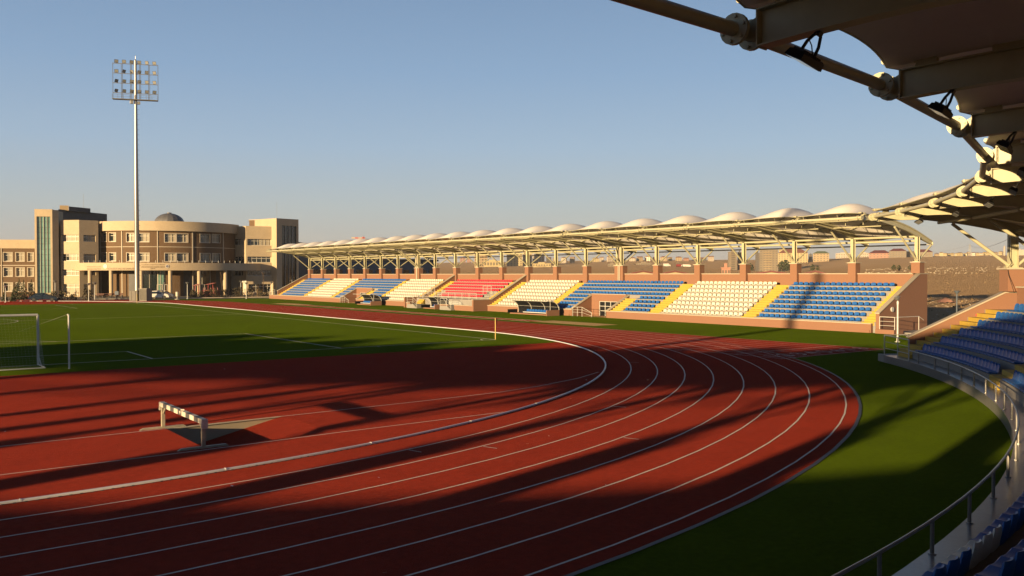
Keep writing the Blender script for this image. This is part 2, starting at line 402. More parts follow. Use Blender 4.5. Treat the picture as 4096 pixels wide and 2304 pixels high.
pline(pl, [(GC+9.15*math.cos(t), GM+9.15*math.sin(t)) for t in [rad(5*i) for i in range(73)]], w, z)
pline(pl, [(TCH+.1, G0+9.15), (TCH+.45, G0+9.15)], w, z)
flat(pl, 'pitch_markings', 'line')

# ---- raised kerb rail of the track
kb = MB()
K = [p for p in loop(TR, 0, 110)]
cl = K + [K[0]]
rows = []
prof = [(-.036, .02), (-.036, .052), (-.022, .068), (.022, .068), (.036, .052), (.036, .02)]
for i, p in enumerate(K):
    a, b = K[i-1], K[(i+1) % len(K)]; d = (b-a).normalized(); n = V((d.y, -d.x, 0))
    rows.append([p + n*x + V((0, 0, zz)) for x, zz in prof])
rows.append(rows[0])
kb.use('kerb').strip(rows, True)
kb.use('slate')
for i in range(520):                                 # little feet, near bend and first part of the straight
    t = rad(-60 + 160*i/519)
    c = V((TX+TR*math.sin(t), TY-TR*math.cos(t), 0)) if t < math.pi/2 else V((TX+TR, TY+(t-math.pi/2)*60, 0))
    d = V((math.cos(t), math.sin(t), 0)) if t < math.pi/2 else V((0, 1, 0)); n = V((d.y, -d.x, 0))
    kb.hexa([c-d*.03-n*.034, c+d*.03-n*.034, c+d*.03+n*.034, c-d*.03+n*.034], [c-d*.03-n*.034+V((0,0,.026)), c+d*.03-n*.034+V((0,0,.026)), c+d*.03+n*.034+V((0,0,.026)), c-d*.03+n*.034+V((0,0,.026))])
kb.use('kerb')
for i in range(22):
    t = rad(-50 + 6.4*i); c = V((TX+TR*math.sin(t), TY-TR*math.cos(t), 0)); d = V((math.cos(t), math.sin(t), 0))
    kb.beam(c-d*.02+V((0,0,.055)), c+d*.02+V((0,0,.046)), .076, .046)
tag(kb.build('track_kerb'), 'white raised metal kerb rail on small feet along inner edge of red track', 'kerb')

# ---- water jump pit
pt = empty('water_jump_pit', (9, 25, 0), 'empty sunken water jump pit with beige sides in the red end zone', 'pit')
px0, px1 = 7.24, 10.90
def PZ(x): return -.70 if x < px0+.35 else -.70+.70*(x-px0-.35)/(px1-px0-.35)
def py(x, s): return (23.05+.07*(x-px0)/3.66) if s == 0 else (26.72+.08*(x-px0)/3.66)
sl_ = MB(); xs = [px0, px0+.35, px1]
sl_.strip([[V((x, py(x, s), PZ(x))) for x in xs] for s in (0, 1)])
o = sl_.build('slope', 'track', pt, recalc=False); o.location = (-9, -25, 0)
wl = MB()
for s in (0, 1): wl.add([(x, py(x, s), PZ(x)) for x in xs]+[(x, py(x, s), .002) for x in xs[::-1]], [(0, 1, 2, 3, 4, 5)])
wl.quad((px0, py(px0, 0), -.7), (px0, py(px0, 1), -.7), (px0, py(px0, 1), .002), (px0, py(px0, 0), .002))
o = wl.build('side_wall', 'pitwall', pt, recalc=False); o.location = (-9, -25, 0)

# ---- steeplechase barrier
bx = 7.20
br = empty('steeplechase_barrier', (bx, 24.9, 0), 'heavy steeplechase barrier with striped dark and white top beam before the pit', 'barrier')
beamb = MB(); n = 11; L0, L1 = -1.98, 1.98; H = .762
tx = lambda y: 0
for i in range(n):
    y0, y1 = L0+(L1-L0)*i/n, L0+(L1-L0)*(i+1)/n
    beamb.use('wood' if i % 2 == 0 else 'bdark').box(-.064, .064, y0, y1, H-.127, H)
o = beamb.build('beam', None, br)
capm = MB()
for sy in (-1, 1): capm.box(-.075, .075, sy*1.985-.02*(1 if sy > 0 else 1), sy*1.985+.02, H-.24, H+.004)
capm.build('end_cap', 'wood', br)
em = MB(); em.prism([(-.066, -.12, H-.02), (-.066, .02, H-.02), (-.066, -.05, H-.11)], (-.004, 0, 0)); em.prism([(-.05, -.05, H), (.03, -.13, H), (.05, .04, H)], (0, 0, .03)); em.build('torn_tape', 'wood', br)
for sy in (-1, 1):
    y = sy*1.86
    pm = MB(); pm.box(-.045, .045, y-.05, y+.05, .05, H-.12); pm.build('post', 'barrier', br)
    gm = MB(); gm.beam((0, y-sy*.05, .44), (0, y-sy*.27, H-.13), .04, .03, (1, 0, 0)); gm.build('brace', 'barrier', br)
    fm = MB(); fm.hexa([(-.66, y-.045, .0), (.66, y-.045, .0), (.66, y+.045, .0), (-.66, y+.045, .0)], [(-.56, y-.04, .055), (.58, y-.04, .055), (.58, y+.04, .055), (-.56, y+.04, .055)]); fm.build('foot', 'barrier', br)

# ---- football goal
gl = empty('football_goal', (GC, G0, 0), 'white football goal with net standing on the goal line of the pitch', 'goal')
def seg_t(name, p, q, r, parent=None, m='rail', n=10):
    mb = MB(); mb.tube(p, q, r, n); return mb.build(name, m, parent)
for s in (-1, 1): seg_t('post', (s*3.72, 0, 0), (s*3.72, 0, 2.5), .06, gl)
seg_t('crossbar', (-3.72, 0, 2.5), (3.72, 0, 2.5), .06, gl)
bf = MB(); bf.path([(3.72, 0, .04), (3.72, -2.0, .04), (-3.72, -2.0, .04), (-3.72, 0, .04)], .03, 8); bf.build('base_frame', 'rail', gl)
for s in (-1, 1): seg_t('stay', (s*3.72, 0, .55), (s*3.72, -.95, .05), .02, gl)
nt_ = MB()
def netgrid(f, nu, nv, r=.0018):
    for i in range(nu+1): nt_.path([f(i/nu, j/6) for j in range(7)], r, 3)
    for j in range(nv+1): nt_.path([f(i/6, j/nv) for i in range(7)], r, 3)
netgrid(lambda a, b: V((-3.7+7.4*a, -1.95*b**.8 - .05, 2.44*(1-b)**1.15+.05)), 50, 22)
for s in (-1, 1): netgrid(lambda a, b: V((s*3.7, -1.95*a*b**.8, 2.44*(1-b)**1.15+.05)), 12, 22)
nt_.build('net', 'greysteel', gl)
np_ = empty('net_pole', (8.18, 46.38, 0), 'slim white pole beside football goal with thin guy wire to the net', 'pole')
mb = MB(); mb.path([(0, 0, 0), (0, 0, 2.55), (-.02, .01, 2.58), (-.06, .03, 2.59)], .042, 8); mb.build('shaft', 'rail', np_)
seg_t('guy_wire', (-.06, .03, 2.59), (-2.0, .5, 1.84), .004, np_, 'rail', 4)
for (x, y), lab in (((35.28, 49.26), 'yellow corner flag pole at the near corner of the pitch'), ((35.24, 145), 'small yellow corner flag pole at the far corner of the pitch')):
    f = empty('corner_flag', (x, y, 0), lab, 'flag pole', 'corner flag poles'); seg_t('shaft', (0, 0, 0), (0, 0, 1.5), .03, f, 'flagy')
    fl = MB(); fl.strip([[V((.02+.04*i, .02+.02*math.sin(i), 1.45-.10*j-.01*i)) for i in range(4)] for j in range(5)]); fl.build('flag', 'sred' if y < 100 else 'flagy', f, recalc=False)

# ---- slim pitch-side lamp post by the gap between the stands
lp = empty('lamp_post', (55.03, 31.37, 0), 'slim white lamp post with disc head standing on turf by stand end', 'lamp post')
mb = MB(); mb.lathe([(.0, 0), (.17, 0), (.17, .03), (.075, .05), (.06, .3), (.055, 2.4), (.075, 2.62), (.05, 2.7), (.0, 2.7)], n=10); mb.build('pole', 'rail', lp)
mb = MB(); mb.lathe([(0, 2.72), (.09, 2.74), (.10, 2.84), (.05, 2.92), (0, 2.93)], n=12); mb.build('lamp_head', 'galv', lp)
mb = MB(); mb.tube((-.16, -.05, 2.86), (-.22, -.07, 2.98), .17, 14); mb.build('reflector', 'galv', lp)
mb = MB(); mb.beam((-.3, 0, 2.99), (.3, .05, 3.01), .22, .02); mb.build('shade', 'greysteel', lp)
# ================================================================== GRANDSTANDS
def wp(mb, name, m, root, **k):
    "part whose mesh is written in site coordinates"
    o = mb.build(name, m, root, **k); o.location = -V(root.location); return o
def sub(mb, name, m, parent, **k): return mb.build(name, m, parent, **k)

GS = empty('grandstand', (65, 96, 0), 'long straight grandstand with salmon walls, coloured seats and scalloped white membrane roof', 'grandstand')
CS = empty('curved_grandstand', (6, 2, 0), 'curved grandstand with low walkway, yellow stairs and dark underside of scalloped roof', 'grandstand')

# ---- seats: (position, heading, colour, label) collected first, then made
seat_list = []
def seat_mesh(name, m, w=.44, bh=.34, depth=.40):
    mb = MB(); prof = [(-.02, .035), (.0, .055), (.10, .05), (.26, .035), (.335, .06), (.37, .16), (.395, .27), (.405, bh), (.40, bh+.035)]
    wd = [.86, .98, 1.0, 1.0, 1.0, 1.0, .97, .80, .50]; n = 6; rows = []
    for (y, z), k in zip(prof, wd):
        rows.append([V(((i/n-.5)*w*k, y*depth/.405 - (.03*(abs(i/n-.5)*2)**2 if z > .1 else 0), z + (.02*(abs(i/n-.5)*2)**2 if z < .1 else -.012*(abs(i/n-.5)*2)**2))) for i in range(n+1)])
    mb.strip(rows)
    me_o = mb.build(name, m, recalc=False)
    md = me_o.modifiers.new('shell', 'SOLIDIFY'); md.thickness = .028; md.offset = -1
    bpy.context.view_layer.update()
    me = bpy.data.meshes.new_from_object(me_o.evaluated_get(bpy.context.evaluated_depsgraph_get())); bpy.data.objects.remove(me_o)
    bm = bmesh.new(); bm.from_mesh(me)
    # moulded base block under the shell
    b = bmesh.ops.create_cube(bm, size=1.0)['verts']
    for v in b: v.co = V((v.co.x*w*.72, v.co.y*.26+.17, v.co.z*.05+.02))
    for f in bm.faces: f.smooth = True
    for e in bm.edges:
        if len(e.link_faces) != 2 or e.calc_face_angle(0) > .7: e.smooth = False
    bm.to_mesh(me); bm.free(); me.name = name
    me.materials.clear(); me.materials.append(M[m]); return me
SEATC = {'blue': seat_mesh('stadium_seat', 'sblue'), 'white': seat_mesh('stadium_seat', 'swhite')}
SEAT = {'blue': seat_mesh('stadium_seat', 'sblue', .42, .255), 'white': seat_mesh('stadium_seat', 'swhite', .42, .255), 'red': seat_mesh('stadium_seat', 'sred', .42, .255)}

# ---------------------------------------------------------------- straight stand
RV, RZ = (lambda k: 62.15+.69*k), (lambda k: .80+.383*k)
UA, UB = 37.2, 155.4
VOM = [(66.55, 72.55), (122.95, 129.0)]; VIP = (88.0, 104.75)
def cut(u0, u1, holes):
    segs = [(u0, u1)]
    for h0, h1 in holes:
        segs = [q for a, b in segs for q in ((a, min(b, h0)), (max(a, h1), b)) if q[1]-q[0] > .02]
    return segs
tb = MB()
for k in range(8):
    hol = (VOM if k < 4 else []) + ([VIP] if k < 2 else [])
    for a, b in cut(UA, UB, hol): tb.box(RV(k), RV(k+1) if k < 7 else 68.05, a, b, -.1, RZ(k))
tb.box(61.6, RV(2), VIP[0], VIP[1], -.1, 1.30)          # raised platform in the middle block
wp(tb, 'terrace', 'conc', GS)

for a, b in cut(37.4, 158.6, VOM+[VIP]):
    fw = MB(); fc = MB()
    fw.box(61.85, 62.12, a, b, -.1, .66); fw.box(61.79, 61.848, a+.1, b-.1, -.1, .22)
    fc.box(61.79, 62.16, a-.03, b+.03, .662, .72)
    for j in range(int((b-a)/9)): fw.box(61.785, 61.79, a+4+9*j, a+4.05+9*j, .0, .22)
    o = wp(fw, 'front_wall', 'pink', GS); sub(fc, 'coping', 'cap', o)
for a, b in ((36.92, 37.22), (155.2, 155.5)):
    ew = MB(); ec = MB()
    prof = [(62.2, -.1), (62.2, 1.50), (68.0, 4.46), (69.15, 4.46), (69.15, -.1)]
    ew.prism([(x, a, z) for x, z in prof], (0, b-a, 0))
    cpf = [(62.12, 1.46), (62.12, 1.53), (67.98, 4.52), (69.2, 4.52), (69.2, 4.462), (68.0, 4.462)]
    ec.prism([(x, a-.04, z) for x, z in cpf], (0, b-a+.08, 0))
    o = wp(ew, 'end_wall', 'pink', GS); sub(ec, 'coping', 'cap', o)

PIERS = [37.2, 42.8, 48.6, 54.25, 59.95, 65.65, 71.27, 76.9, 82.35, 87.95, 93.5, 99.0, 104.55, 110.0, 115.0, 121.0, 126.5, 132.05, 137.65, 143.2, 148.7, 154.3]
DBL = (71.27, 115.0)
for a, b in zip(PIERS, PIERS[1:]):
    bw = MB(); bc = MB(); wa = .62 if a in DBL else .34; wb = .62 if b in DBL else .34
    bw.box(68.15, 68.42, a+wa, b-wb, -.1, 4.46); bc.box(68.09, 68.48, a+wa-.003, b-wb+.003, 4.462, 4.53)
    o = wp(bw, 'back_wall', 'pink', GS); sub(bc, 'coping', 'cap', o)
for u in PIERS:
    hw = .66 if u in DBL else .36
    mb = MB(); mb.box(67.82, 68.52, u-hw, u+hw, (4.53 if u == 37.2 else 3.3), 5.38)
    if u != 37.2: pass
    mb2 = MB(); mb2.box(67.74, 68.60, u-hw-.08, u+hw+.08, 5.382, 5.45)
    o = wp(mb, 'pier', 'pink', GS); sub(mb2, 'pier_cap', 'cap', o)
for u in DBL:
    mb = MB(); mb.tube((67.75, u-.2, 3.6), (67.75, u-.2, 7.2), .075); mb.tube((67.75, u, 3.6), (67.75, u, 5.38), .05); wp(mb, 'downpipe', 'cap', GS)

# stairs
ST = [(37.3, 38.35, 0), (48.5, 49.85, 0), (59.65, 61.15, 0), (64.95, 66.5, -1), (76.05, 77.25, 0), (86.95, 87.95, 0), (103.4, 104.55, 2), (88.35, 90.0, 2), (104.95, 106.7, 0), (116.4, 117.35, 0), (121.5, 122.9, -1), (131.95, 133.15, 0), (142.9, 144.1, 0), (154.0, 155.15, 0)]
for a, b, md in ST:
    mb = MB()
    for j in range(16):
        if md == -1 and j > 7: continue
        if md == 2 and j < 4: continue
        if j == 0: continue
        v = RV(0)-.345+.345*j-.008; z = RZ(0)-.192+.1915*j+.007
        if z < .62: z = .62+.11
        mb.box(v, v+.345+.006, a, b, z-.28, z)
    wp(mb, 'stair', 'yellow', GS)

# vomitories (entrance cuts with sloped cheek walls)
for a, b in VOM:
    mb = MB(); cb = MB()
    for y0 in (a, b-.3):
        mb.prism([(61.88, y0, -.05), (61.88, y0, .70), (65.0, y0, 2.28), (65.2, y0, 2.28), (65.2, y0, -.05)], (0, .3, 0))
        cb.prism([(61.80, y0-.04, .66), (61.80, y0-.04, .73), (64.98, y0-.04, 2.345), (65.2, y0-.04, 2.345), (65.2, y0-.04, 2.282), (65.0, y0-.04, 2.282)], (0, .38, 0))
    mb.box(64.72, 65.195, a+.3, b-.3, 1.56, 2.30); cb.box(64.66, 65.196, a+.344, b-.344, 2.302, 2.36)
    mb.box(64.72, 65.1, a+4.5, b-.3, -.05, 1.556)
    mb.box(64.72, 65.1, a+.3, a+.55, -.05, 1.556)
    o = wp(mb, 'entrance_wall', 'pink', GS); sub(cb, 'coping', 'cap', o)
    mb = MB(); mb.box(64.82, 64.88, a+.55, a+4.5, -.05, 1.55); d = wp(mb, 'entrance_door', 'smoked', GS)
    mb = MB()
    for y in (a+.55, a+1.5, a+2.7, a+3.55, a+4.44): mb.box(64.75, 64.82, y, y+.06, -.05, 1.55)
    for zz in (.5, 1.0, 1.5): mb.box(64.755, 64.815, a+.55, a+4.5, zz, zz+.05)
    sub(mb, 'door_frame', 'rail', d)

# middle block cheek walls and front
for y0 in (VIP[0]-.02, VIP[1]-.28):
    mb = MB(); cb = MB()
    mb.prism([(59.75, y0, -.1), (59.75, y0, 1.36), (62.45, y0, 1.36), (67.8, y0, 4.34), (68.0, y0, 4.34), (68.0, y0, -.1)], (0, .3, 0))
    cb.prism([(59.68, y0-.06, 1.362), (59.68, y0-.06, 1.43), (62.43, y0-.06, 1.43), (67.8, y0-.06, 4.42), (67.82, y0-.06, 4.345), (62.45, y0-.06, 1.362)], (0, .42, 0))
    o = wp(mb, 'cheek_wall', 'pink', GS); sub(cb, 'coping', 'cap', o)
for a, b in ((88.4, 92.5), (93.9, 95.8), (103.3, 104.4)):
    mb = MB(); cb = MB(); mb.box(59.9, 60.15, a, b, -.1, .62); cb.box(59.85, 60.2, a, b, .622, .68)
    o = wp(mb, 'low_wall', 'pink', GS); sub(cb, 'coping', 'cap', o)
mb = MB(); mb.box(61.5, 61.597, 93.2, 96.2, .0, 1.02); wp(mb, 'platform_door', 'greysteel', GS)
for y0 in (88.5, 102.2):                              # short yellow flights down to the front
    mb = MB()
    for j in range(6): mb.box(60.3+.22*j, 61.59, y0, y0+1.3, -.1+.2*j, .10+.2*j)
    wp(mb, 'stair', 'yellow', GS)
for y0 in (92.3, 100.6):                              # concrete entry steps beside the middle dugout
    mb = MB()
    for j in range(4): mb.box(59.3+.01*j, 61.0, y0+.28*j, y0+2.6, (-.1 if j == 0 else .13*j-.02), .13*(j+1))
    wp(mb, 'entry_steps', 'conc', GS)

# seat blocks of the straight stand
def block(name, col, u0, u1, rows, n=None, side='right'):
    n = n or max(1, int(round((u1-u0)/.53)))
    for k in rows:
        for i in range(n):
            u = u0 + (u1-u0)*(i+.5)/n
            lab = f'{col} seat, {ORD[k]} row up, {ORD[i]} from right, {name}'
            seat_list.append((V((RV(k)+.06, u, RZ(k))), -math.pi/2, col, lab, f'{col} seats of {name}'))
block('end block by sloping wall', 'blue', 38.65, 48.3, range(8), 18)
block('pale block beside end block', 'white', 50.0, 59.55, range(8), 18)
block('block over near entrance', 'blue', 61.3, 75.9, range(4, 8))
block('block right of near entrance', 'blue', 61.3, 64.85, range(0, 4), 6)
block('block left of near entrance', 'blue', 72.75, 75.95, range(0, 4), 6)
block('block behind near dugout', 'white', 77.4, 86.8, range(8))
block('the middle block', 'red', 90.3, 103.2, range(4, 8)); block('the middle block', 'red', 92.0, 102.0, range(2, 4))
block('the far pale block', 'white', 106.85, 116.2, range(8))
block('the far entrance block', 'blue', 117.5, 131.8, range(4, 8)); block('the far entrance block', 'blue', 117.5, 121.35, range(0, 4)); block('the far entrance block', 'blue', 129.2, 131.8, range(0, 4))
block('the pale block near the faculty', 'white', 133.3, 142.75, range(8)); block('the last block', 'blue', 144.2, 153.85, range(8))

# ---------------------------------------------------------------- curved stand
A0, A1 = -86.0, 51.3
CK, CZ = (lambda k: 50.72+.85*k), (lambda k: .74+.39*k)
AN = [A0 + (A1-A0)*i/120 for i in range(121)]
def arcband(mb, R0, R1, z0, z1, a0=A0, a1=A1):
    n = max(2, int(abs(a1-a0)/1.1)); rows = []
    for i in range(n+1):
        a = a0+(a1-a0)*i/n
        rows.append([cp(R0, a, z0), cp(R0, a, z1), cp(R1, a, z1), cp(R1, a, z0)])
    mb.strip(rows, True); mb.quad(*rows[0]); mb.quad(*rows[-1][::-1]); return mb
mb = arcband(MB(), 50.0, 50.78, -.1, .36); wp(mb, 'walkway', 'wetconc', CS)
mb = MB()
for k in range(6): arcband(mb, CK(k), CK(k+1) if k < 5 else 56.25, -.1, CZ(k))
wp(mb, 'terrace', 'conc', CS)
mb = MB(); mb.hexa([cp(50.0, 51.3, -.1), cp(50.05, 52.4, -.1), cp(52.6, 52.4, -.1), cp(52.6, 51.3, -.1)], [cp(50.0, 51.3, .36), cp(50.05, 52.4, .36), cp(52.6, 52.4, .36), cp(52.6, 51.3, .36)]); wp(mb, 'landing', 'conc', CS)
for aa, ab, k in ((A1, A1+.32, 1), (A0-.32, A0, -1)):
    ew = MB(); ec = MB()
    def pr(prof): return [cp(R, aa, z) for R, z in prof], [cp(R, ab, z) for R, z in prof]
    ew.hexa(*pr([(51.28, -.1), (51.28, 1.28), (56.0, 3.52), (57.2, 3.52), (57.2, -.1)]))
    def pr2(prof): return [cp(R, aa-.06, z) for R, z in prof], [cp(R, ab+.06, z) for R, z in prof]
    ec.hexa(*pr2([(51.2, 1.26), (51.2, 1.325), (55.98, 3.59), (57.2, 3.59), (57.2, 3.522), (56.0, 3.522)]))
    o = wp(ew, 'end_wall', 'pink', CS); sub(ec, 'coping', 'cap', o)
CPI = [51.2, 46.8, 40.85, 34.9, 28.95, 23.0, 17.1, 11.55, 6.6, 2.1] + [1.9-5.9*i for i in range(1, 15)]
for b, a in zip(CPI, CPI[1:]):
    mb = MB(); cb = MB(); arcband(mb, 56.3, 56.6, -.1, 3.79, a+.42, b-.42); arcband(cb, 56.22, 56.68, 3.792, 3.86, a+.417, b-.417)
    o = wp(mb, 'back_wall', 'pink', CS); sub(cb, 'coping', 'cap', o)
def cbox(mb, a, R0, R1, hw, z0, z1):
    p = V((math.sin(rad(a)), -math.cos(rad(a)), 0)); t = V((math.cos(rad(a)), math.sin(rad(a)), 0)); c = V((CX, CY, 0))
    b = [c+p*R0-t*hw, c+p*R0+t*hw, c+p*R1+t*hw, c+p*R1-t*hw]
    return mb.hexa([q+V((0,0,z0)) for q in b], [q+V((0,0,z1)) for q in b])
for a in CPI:
    mb = MB(); cbox(mb, a, 55.85, 56.65, .42, (3.6 if a == 51.2 else 2.5), 4.70); o = wp(mb, 'pier', 'pink', CS)
    cb = MB(); cbox(cb, a, 55.75, 56.75, .52, 4.702, 4.775); sub(cb, 'pier_cap', 'cap', o)
CST = [(49.35, 51.2), (35.9, 37.7), (22.2, 24.0), (5.3, 7.1), (-8, -6.2), (-22, -20.2), (-37, -35), (-50, -48)]
for a, b in CST:
    mb = MB()
    for j in range(12):
        R = CK(0)-.425+.425*j-.008; z = CZ(0)-.195+.195*j+.007
        if j == 0: R = 50.60
        arcband(mb, R, CK(0)+.425*j+.006, z-.24, z, a, b)
    wp(mb, 'stair', 'yellow', CS)
# seats of the curved stand
gaps = [(37.8, 49.2, 'left block of curved stand'), (24.1, 35.8, 'second block of curved stand'), (7.2, 22.1, 'near block of curved stand'), (-6.1, 5.2, 'block beside the camera'), (-20, -8.2, 'the block behind the camera')]
for a0, a1, nm_ in gaps:
    for k in range(6):
        R = CK(k)+.03; n = int(rad(a1-a0)*R/.445); ins = 0.15
        for i in range(n):
            a = a1-ins-(a1-a0-2*ins)*(i+.5)/n
            col = 'blue'
            if nm_.startswith('near') and k == 0 and 9.6 < a < 11.1: col = 'white'
            if 'camera' in nm_ and k > 3 and abs(a+2.9) < 1.2: continue
            seat_list.append((cp(R, a, CZ(k)), math.pi+rad(a), col, f'{col} seat, {ORD[k]} row up, {ORD[i]} from left, {nm_}', f'{col} seats of {nm_}'))

# make the seats: the three hundred largest in view each an object, the rest one mass
vis = sorted([s for s in seat_list if in_view(s[0]+V((0, 0, .2)), 25)], key=lambda s: (s[0]-V((0, 0, CAM_H))).length)
near = vis[:300]; nearset = set(id(s) for s in near)
for p, h, c, lab, grp in near:
    o = bpy.data.objects.new('stadium_seat', (SEATC if 'curved' in grp or 'near block' in grp or 'camera' in grp else SEAT)[c]); COL.objects.link(o); o.location = p
    o.rotation_euler = (rad(random.uniform(-.6, .6)), 0, h + rad(random.uniform(-1.2, 1.2)))
    pale = lab.replace('white seat', 'greyish white seat') if 'near block' in lab else lab
    tag(o, pale, 'seat', grp)
mass = MB()
for c, mname in (('blue', 'sblue'), ('white', 'swhite'), ('red', 'sred')):
    mass.use(mname); me = SEAT[c]; vs = [v.co.copy() for v in me.vertices]; fs = [tuple(p.vertices) for p in me.polygons]
    for s in seat_list:
        if s[2] != c or id(s) in nearset: continue
        Rm = Matrix.Rotation(s[1]+rad(random.uniform(-1.5, 1.5)), 3, 'Z'); mass.add([s[0]+Rm @ v for v in vs], fs)
tag(mass.build('stadium_seats', recalc=False), 'many smaller blue, white and red seats in rows further along the grandstands', 'seats', kind='stuff')

# ---------------------------------------------------------------- roofs
def make_roof(root, Q, along, prof, depth, spans, cfg):
    """Q(w, t, z): site point at w metres behind the front tube; along: list of rafter stations"""
    top = lambda w: lerp(prof, w)
    L = prof[-1][0]
    for t in along:
        ws = [prof[0][0] + (L-prof[0][0])*i/14 for i in range(15)]
        tdir = (Q(1, t+.01, 0)-Q(1, t, 0)).normalized()
        mb = MB()
        dp = lambda w_: depth*(1 if w_ < L-1.6 else 1-.35*(w_-(L-1.6))/1.6)
        web_t = [Q(w_, t, top(w_)) for w_ in ws]; web_b = [Q(w_, t, top(w_)-dp(w_)) for w_ in ws]
        mb.strip([[b-tdir*.012, a-tdir*.012, a+tdir*.012, b+tdir*.012] for a, b in zip(web_t, web_b)], True)
        mb.quad(web_b[0]-tdir*.012, web_t[0]-tdir*.012, web_t[0]+tdir*.012, web_b[0]+tdir*.012)
        hw = cfg['fl']
        for pts, s in ((web_t, 1), (web_b, -1)):
            mb.strip([[p-tdir*hw-V((0,0,.009)), p+tdir*hw-V((0,0,.009)), p+tdir*hw+V((0,0,.009)), p-tdir*hw+V((0,0,.009))] for p in pts], True)
        for w_ in (ws[0], L): 
            c = Q(w_, t, 0); wd = (Q(w_+.1, t, 0)-c).normalized()
            z0, z1 = top(w_)-dp(w_)-.02, top(w_)+.02
            mb.hexa([c-tdir*hw-wd*.02+V((0,0,z0)), c+tdir*hw-wd*.02+V((0,0,z0)), c+tdir*hw-wd*.002+V((0,0,z0)), c-tdir*hw-wd*.002+V((0,0,z0))],
                    [c-tdir*hw-wd*.02+V((0,0,z1)), c+tdir*hw-wd*.02+V((0,0,z1)), c+tdir*hw-wd*.002+V((0,0,z1)), c-tdir*hw-wd*.002+V((0,0,z1))])
        # top channel that clamps the membrane
        mb.strip([[Q(w_, t, top(w_)+.012)+tdir*k for k in (-.05,)] + [Q(w_, t, top(w_)+.12)-tdir*.05, Q(w_, t, top(w_)+.12)+tdir*.05, Q(w_, t, top(w_)+.012)+tdir*.05] for w_ in ws[2:]], True)
        wp(mb, 'rafter', cfg['steel'], root)
        # tip bracket and flange discs
        fb = MB(); zt = cfg['zt']; c = Q(0, t, zt)
        for s in (-1, 1):
            fb.tube(c+tdir*s*cfg['fo'], c+tdir*s*(cfg['fo']+.025), cfg['fr'], 18)
            fb.tube(c+tdir*s*(cfg['fo']+.03), c+tdir*s*(cfg['fo']+.055), cfg['fr'], 18)
            for q in range(6):
                a = 2*math.pi*q/6+.3; e = Q(.1, t, 0)-Q(0, t, 0); e.normalize()
                k = c + (e*math.cos(a)+V((0,0,math.sin(a))))*(cfg['fr']*.78); fb.tube(k+tdir*s*(cfg['fo']-.03), k+tdir*s*(cfg['fo']+.085), .022, 6)
        fb.tube(c-tdir*cfg['fo'], c+tdir*cfg['fo'], cfg['r'], 14)
        e = (Q(1, t, 0)-Q(0, t, 0)).normalized()
        fb.prism([c+V((0,0,.05))-tdir*.012, c+e*.3+V((0,0,top(.3)-zt))-tdir*.012, c+e*.3+V((0,0,top(.3)-depth*.9-zt))-tdir*.012, c-V((0,0,.1))-tdir*.012], tdir*.024)
        # horn that holds the membrane corner
        horn = [c+e*.55+V((0,0,top(.5)-zt+.10)), c+e*.3+V((0,0,top(.3)-zt+.18)), c+e*.02+V((0,0,top(.3)-zt+.16))]
        fb.path(horn, .05, 8); fb.tube(horn[-1]-tdir*.12, horn[-1]+tdir*.12, .05, 10)
        fb.hexa([c+e*a+tdir*b+V((0,0,top(.5)-zt+.02)) for a, b in ((.45,-.07),(.75,-.07),(.75,.07),(.45,.07))], [c+e*a+tdir*b+V((0,0,top(.5)-zt+.2)) for a, b in ((.5,-.05),(.75,-.05),(.75,.05),(.5,.05))])
        wp(fb, 'tip_flange', cfg['steel'], root)
    for t0, t1 in spans:
        tdir = (Q(1, t1, 0)-Q(1, t0, 0)).normalized()
        f = lambda w_, k, z: Q(w_, t0, z).lerp(Q(w_, t1, z), k)
        ln = (Q(0, t1, 0)-Q(0, t0, 0)).length; e = cfg['fo']/ln
        mb = MB(); zt = cfg['zt']; mb.tube(f(0, e, zt), f(0, 1-e, zt), cfg['r'], 16); wp(mb, 'roof_tube', cfg['tube'], root)
        if cfg['gutter']:
            mb = MB(); mb.tube(f(.35, .2, zt-.16), f(.35, .985, zt-.14), .045, 8)
            for k in (.35, .62, .88): mb.tube(f(.35, k, zt-.16), f(.1, k, zt+.30), .02, 6)
            wp(mb, 'light_rail', cfg['steel'], root)
        rec, H = cfg['rec'], cfg['H']
        sn = lambda k: 1-(2*k-1)**2
        def surf(s, k):
            wf = .02 + rec*sn(k); w_ = wf + (L-.1-wf)*s
            hs = H*(lerp(cfg['vault'], s))
            p = f(w_, k, top(max(w_, prof[0][0]))+.10); sag = sn(k) if s < .02 else sn(k)*(1-min(1, s/.16)) + min(1, s/.16)*math.sin(math.pi*k)**cfg['lobe']
            return p + V((0, 0, hs*sag))
        mb = MB(); ns, nk = 16, 18
        mb.strip([[surf(s/ns, k/nk) for k in range(nk+1)] for s in range(ns+1)])
        o = mb.build('membrane', 'membrane', root, recalc=False); o.location = -V(root.location)
        md = o.modifiers.new('fabric', 'SOLIDIFY'); md.thickness = .012
        # edge cable
        mb = MB(); mb.path([surf(0, k/16) for k in range(17)], .022, 6); sub(mb, 'edge_cable', cfg['steel'], o)
        for s in cfg['hoops']:
            mb = MB(); mb.path([surf(s, .03+.94*k/14)-V((0, 0, .07)) for k in range(15)], cfg['hr'], 7)
            for k in (.25, .5, .75):
                a = surf(s, k)-V((0, 0, .07)); b = V((a.x, a.y, f(0, 0, top(surf_w(s, k, rec, L))-.22).z)); 
                if cfg['gutter']: mb.tube(a, a-V((0, 0, .34)), .018, 5)
            wp(mb, 'hoop', cfg['steel'], root)
        for w_ in cfg['pur']:
            mb = MB(); z = top(w_)-.18; mb.tube(f(w_, .01, z), f(w_, .99, z), cfg['pr'], 8)
            for k in (.3, .52, .8): mb.tube(f(w_, k, z), f(w_, k, z+.36), .025, 6)
            wp(mb, 'purlin', cfg['steel'], root)
        mb = MB()
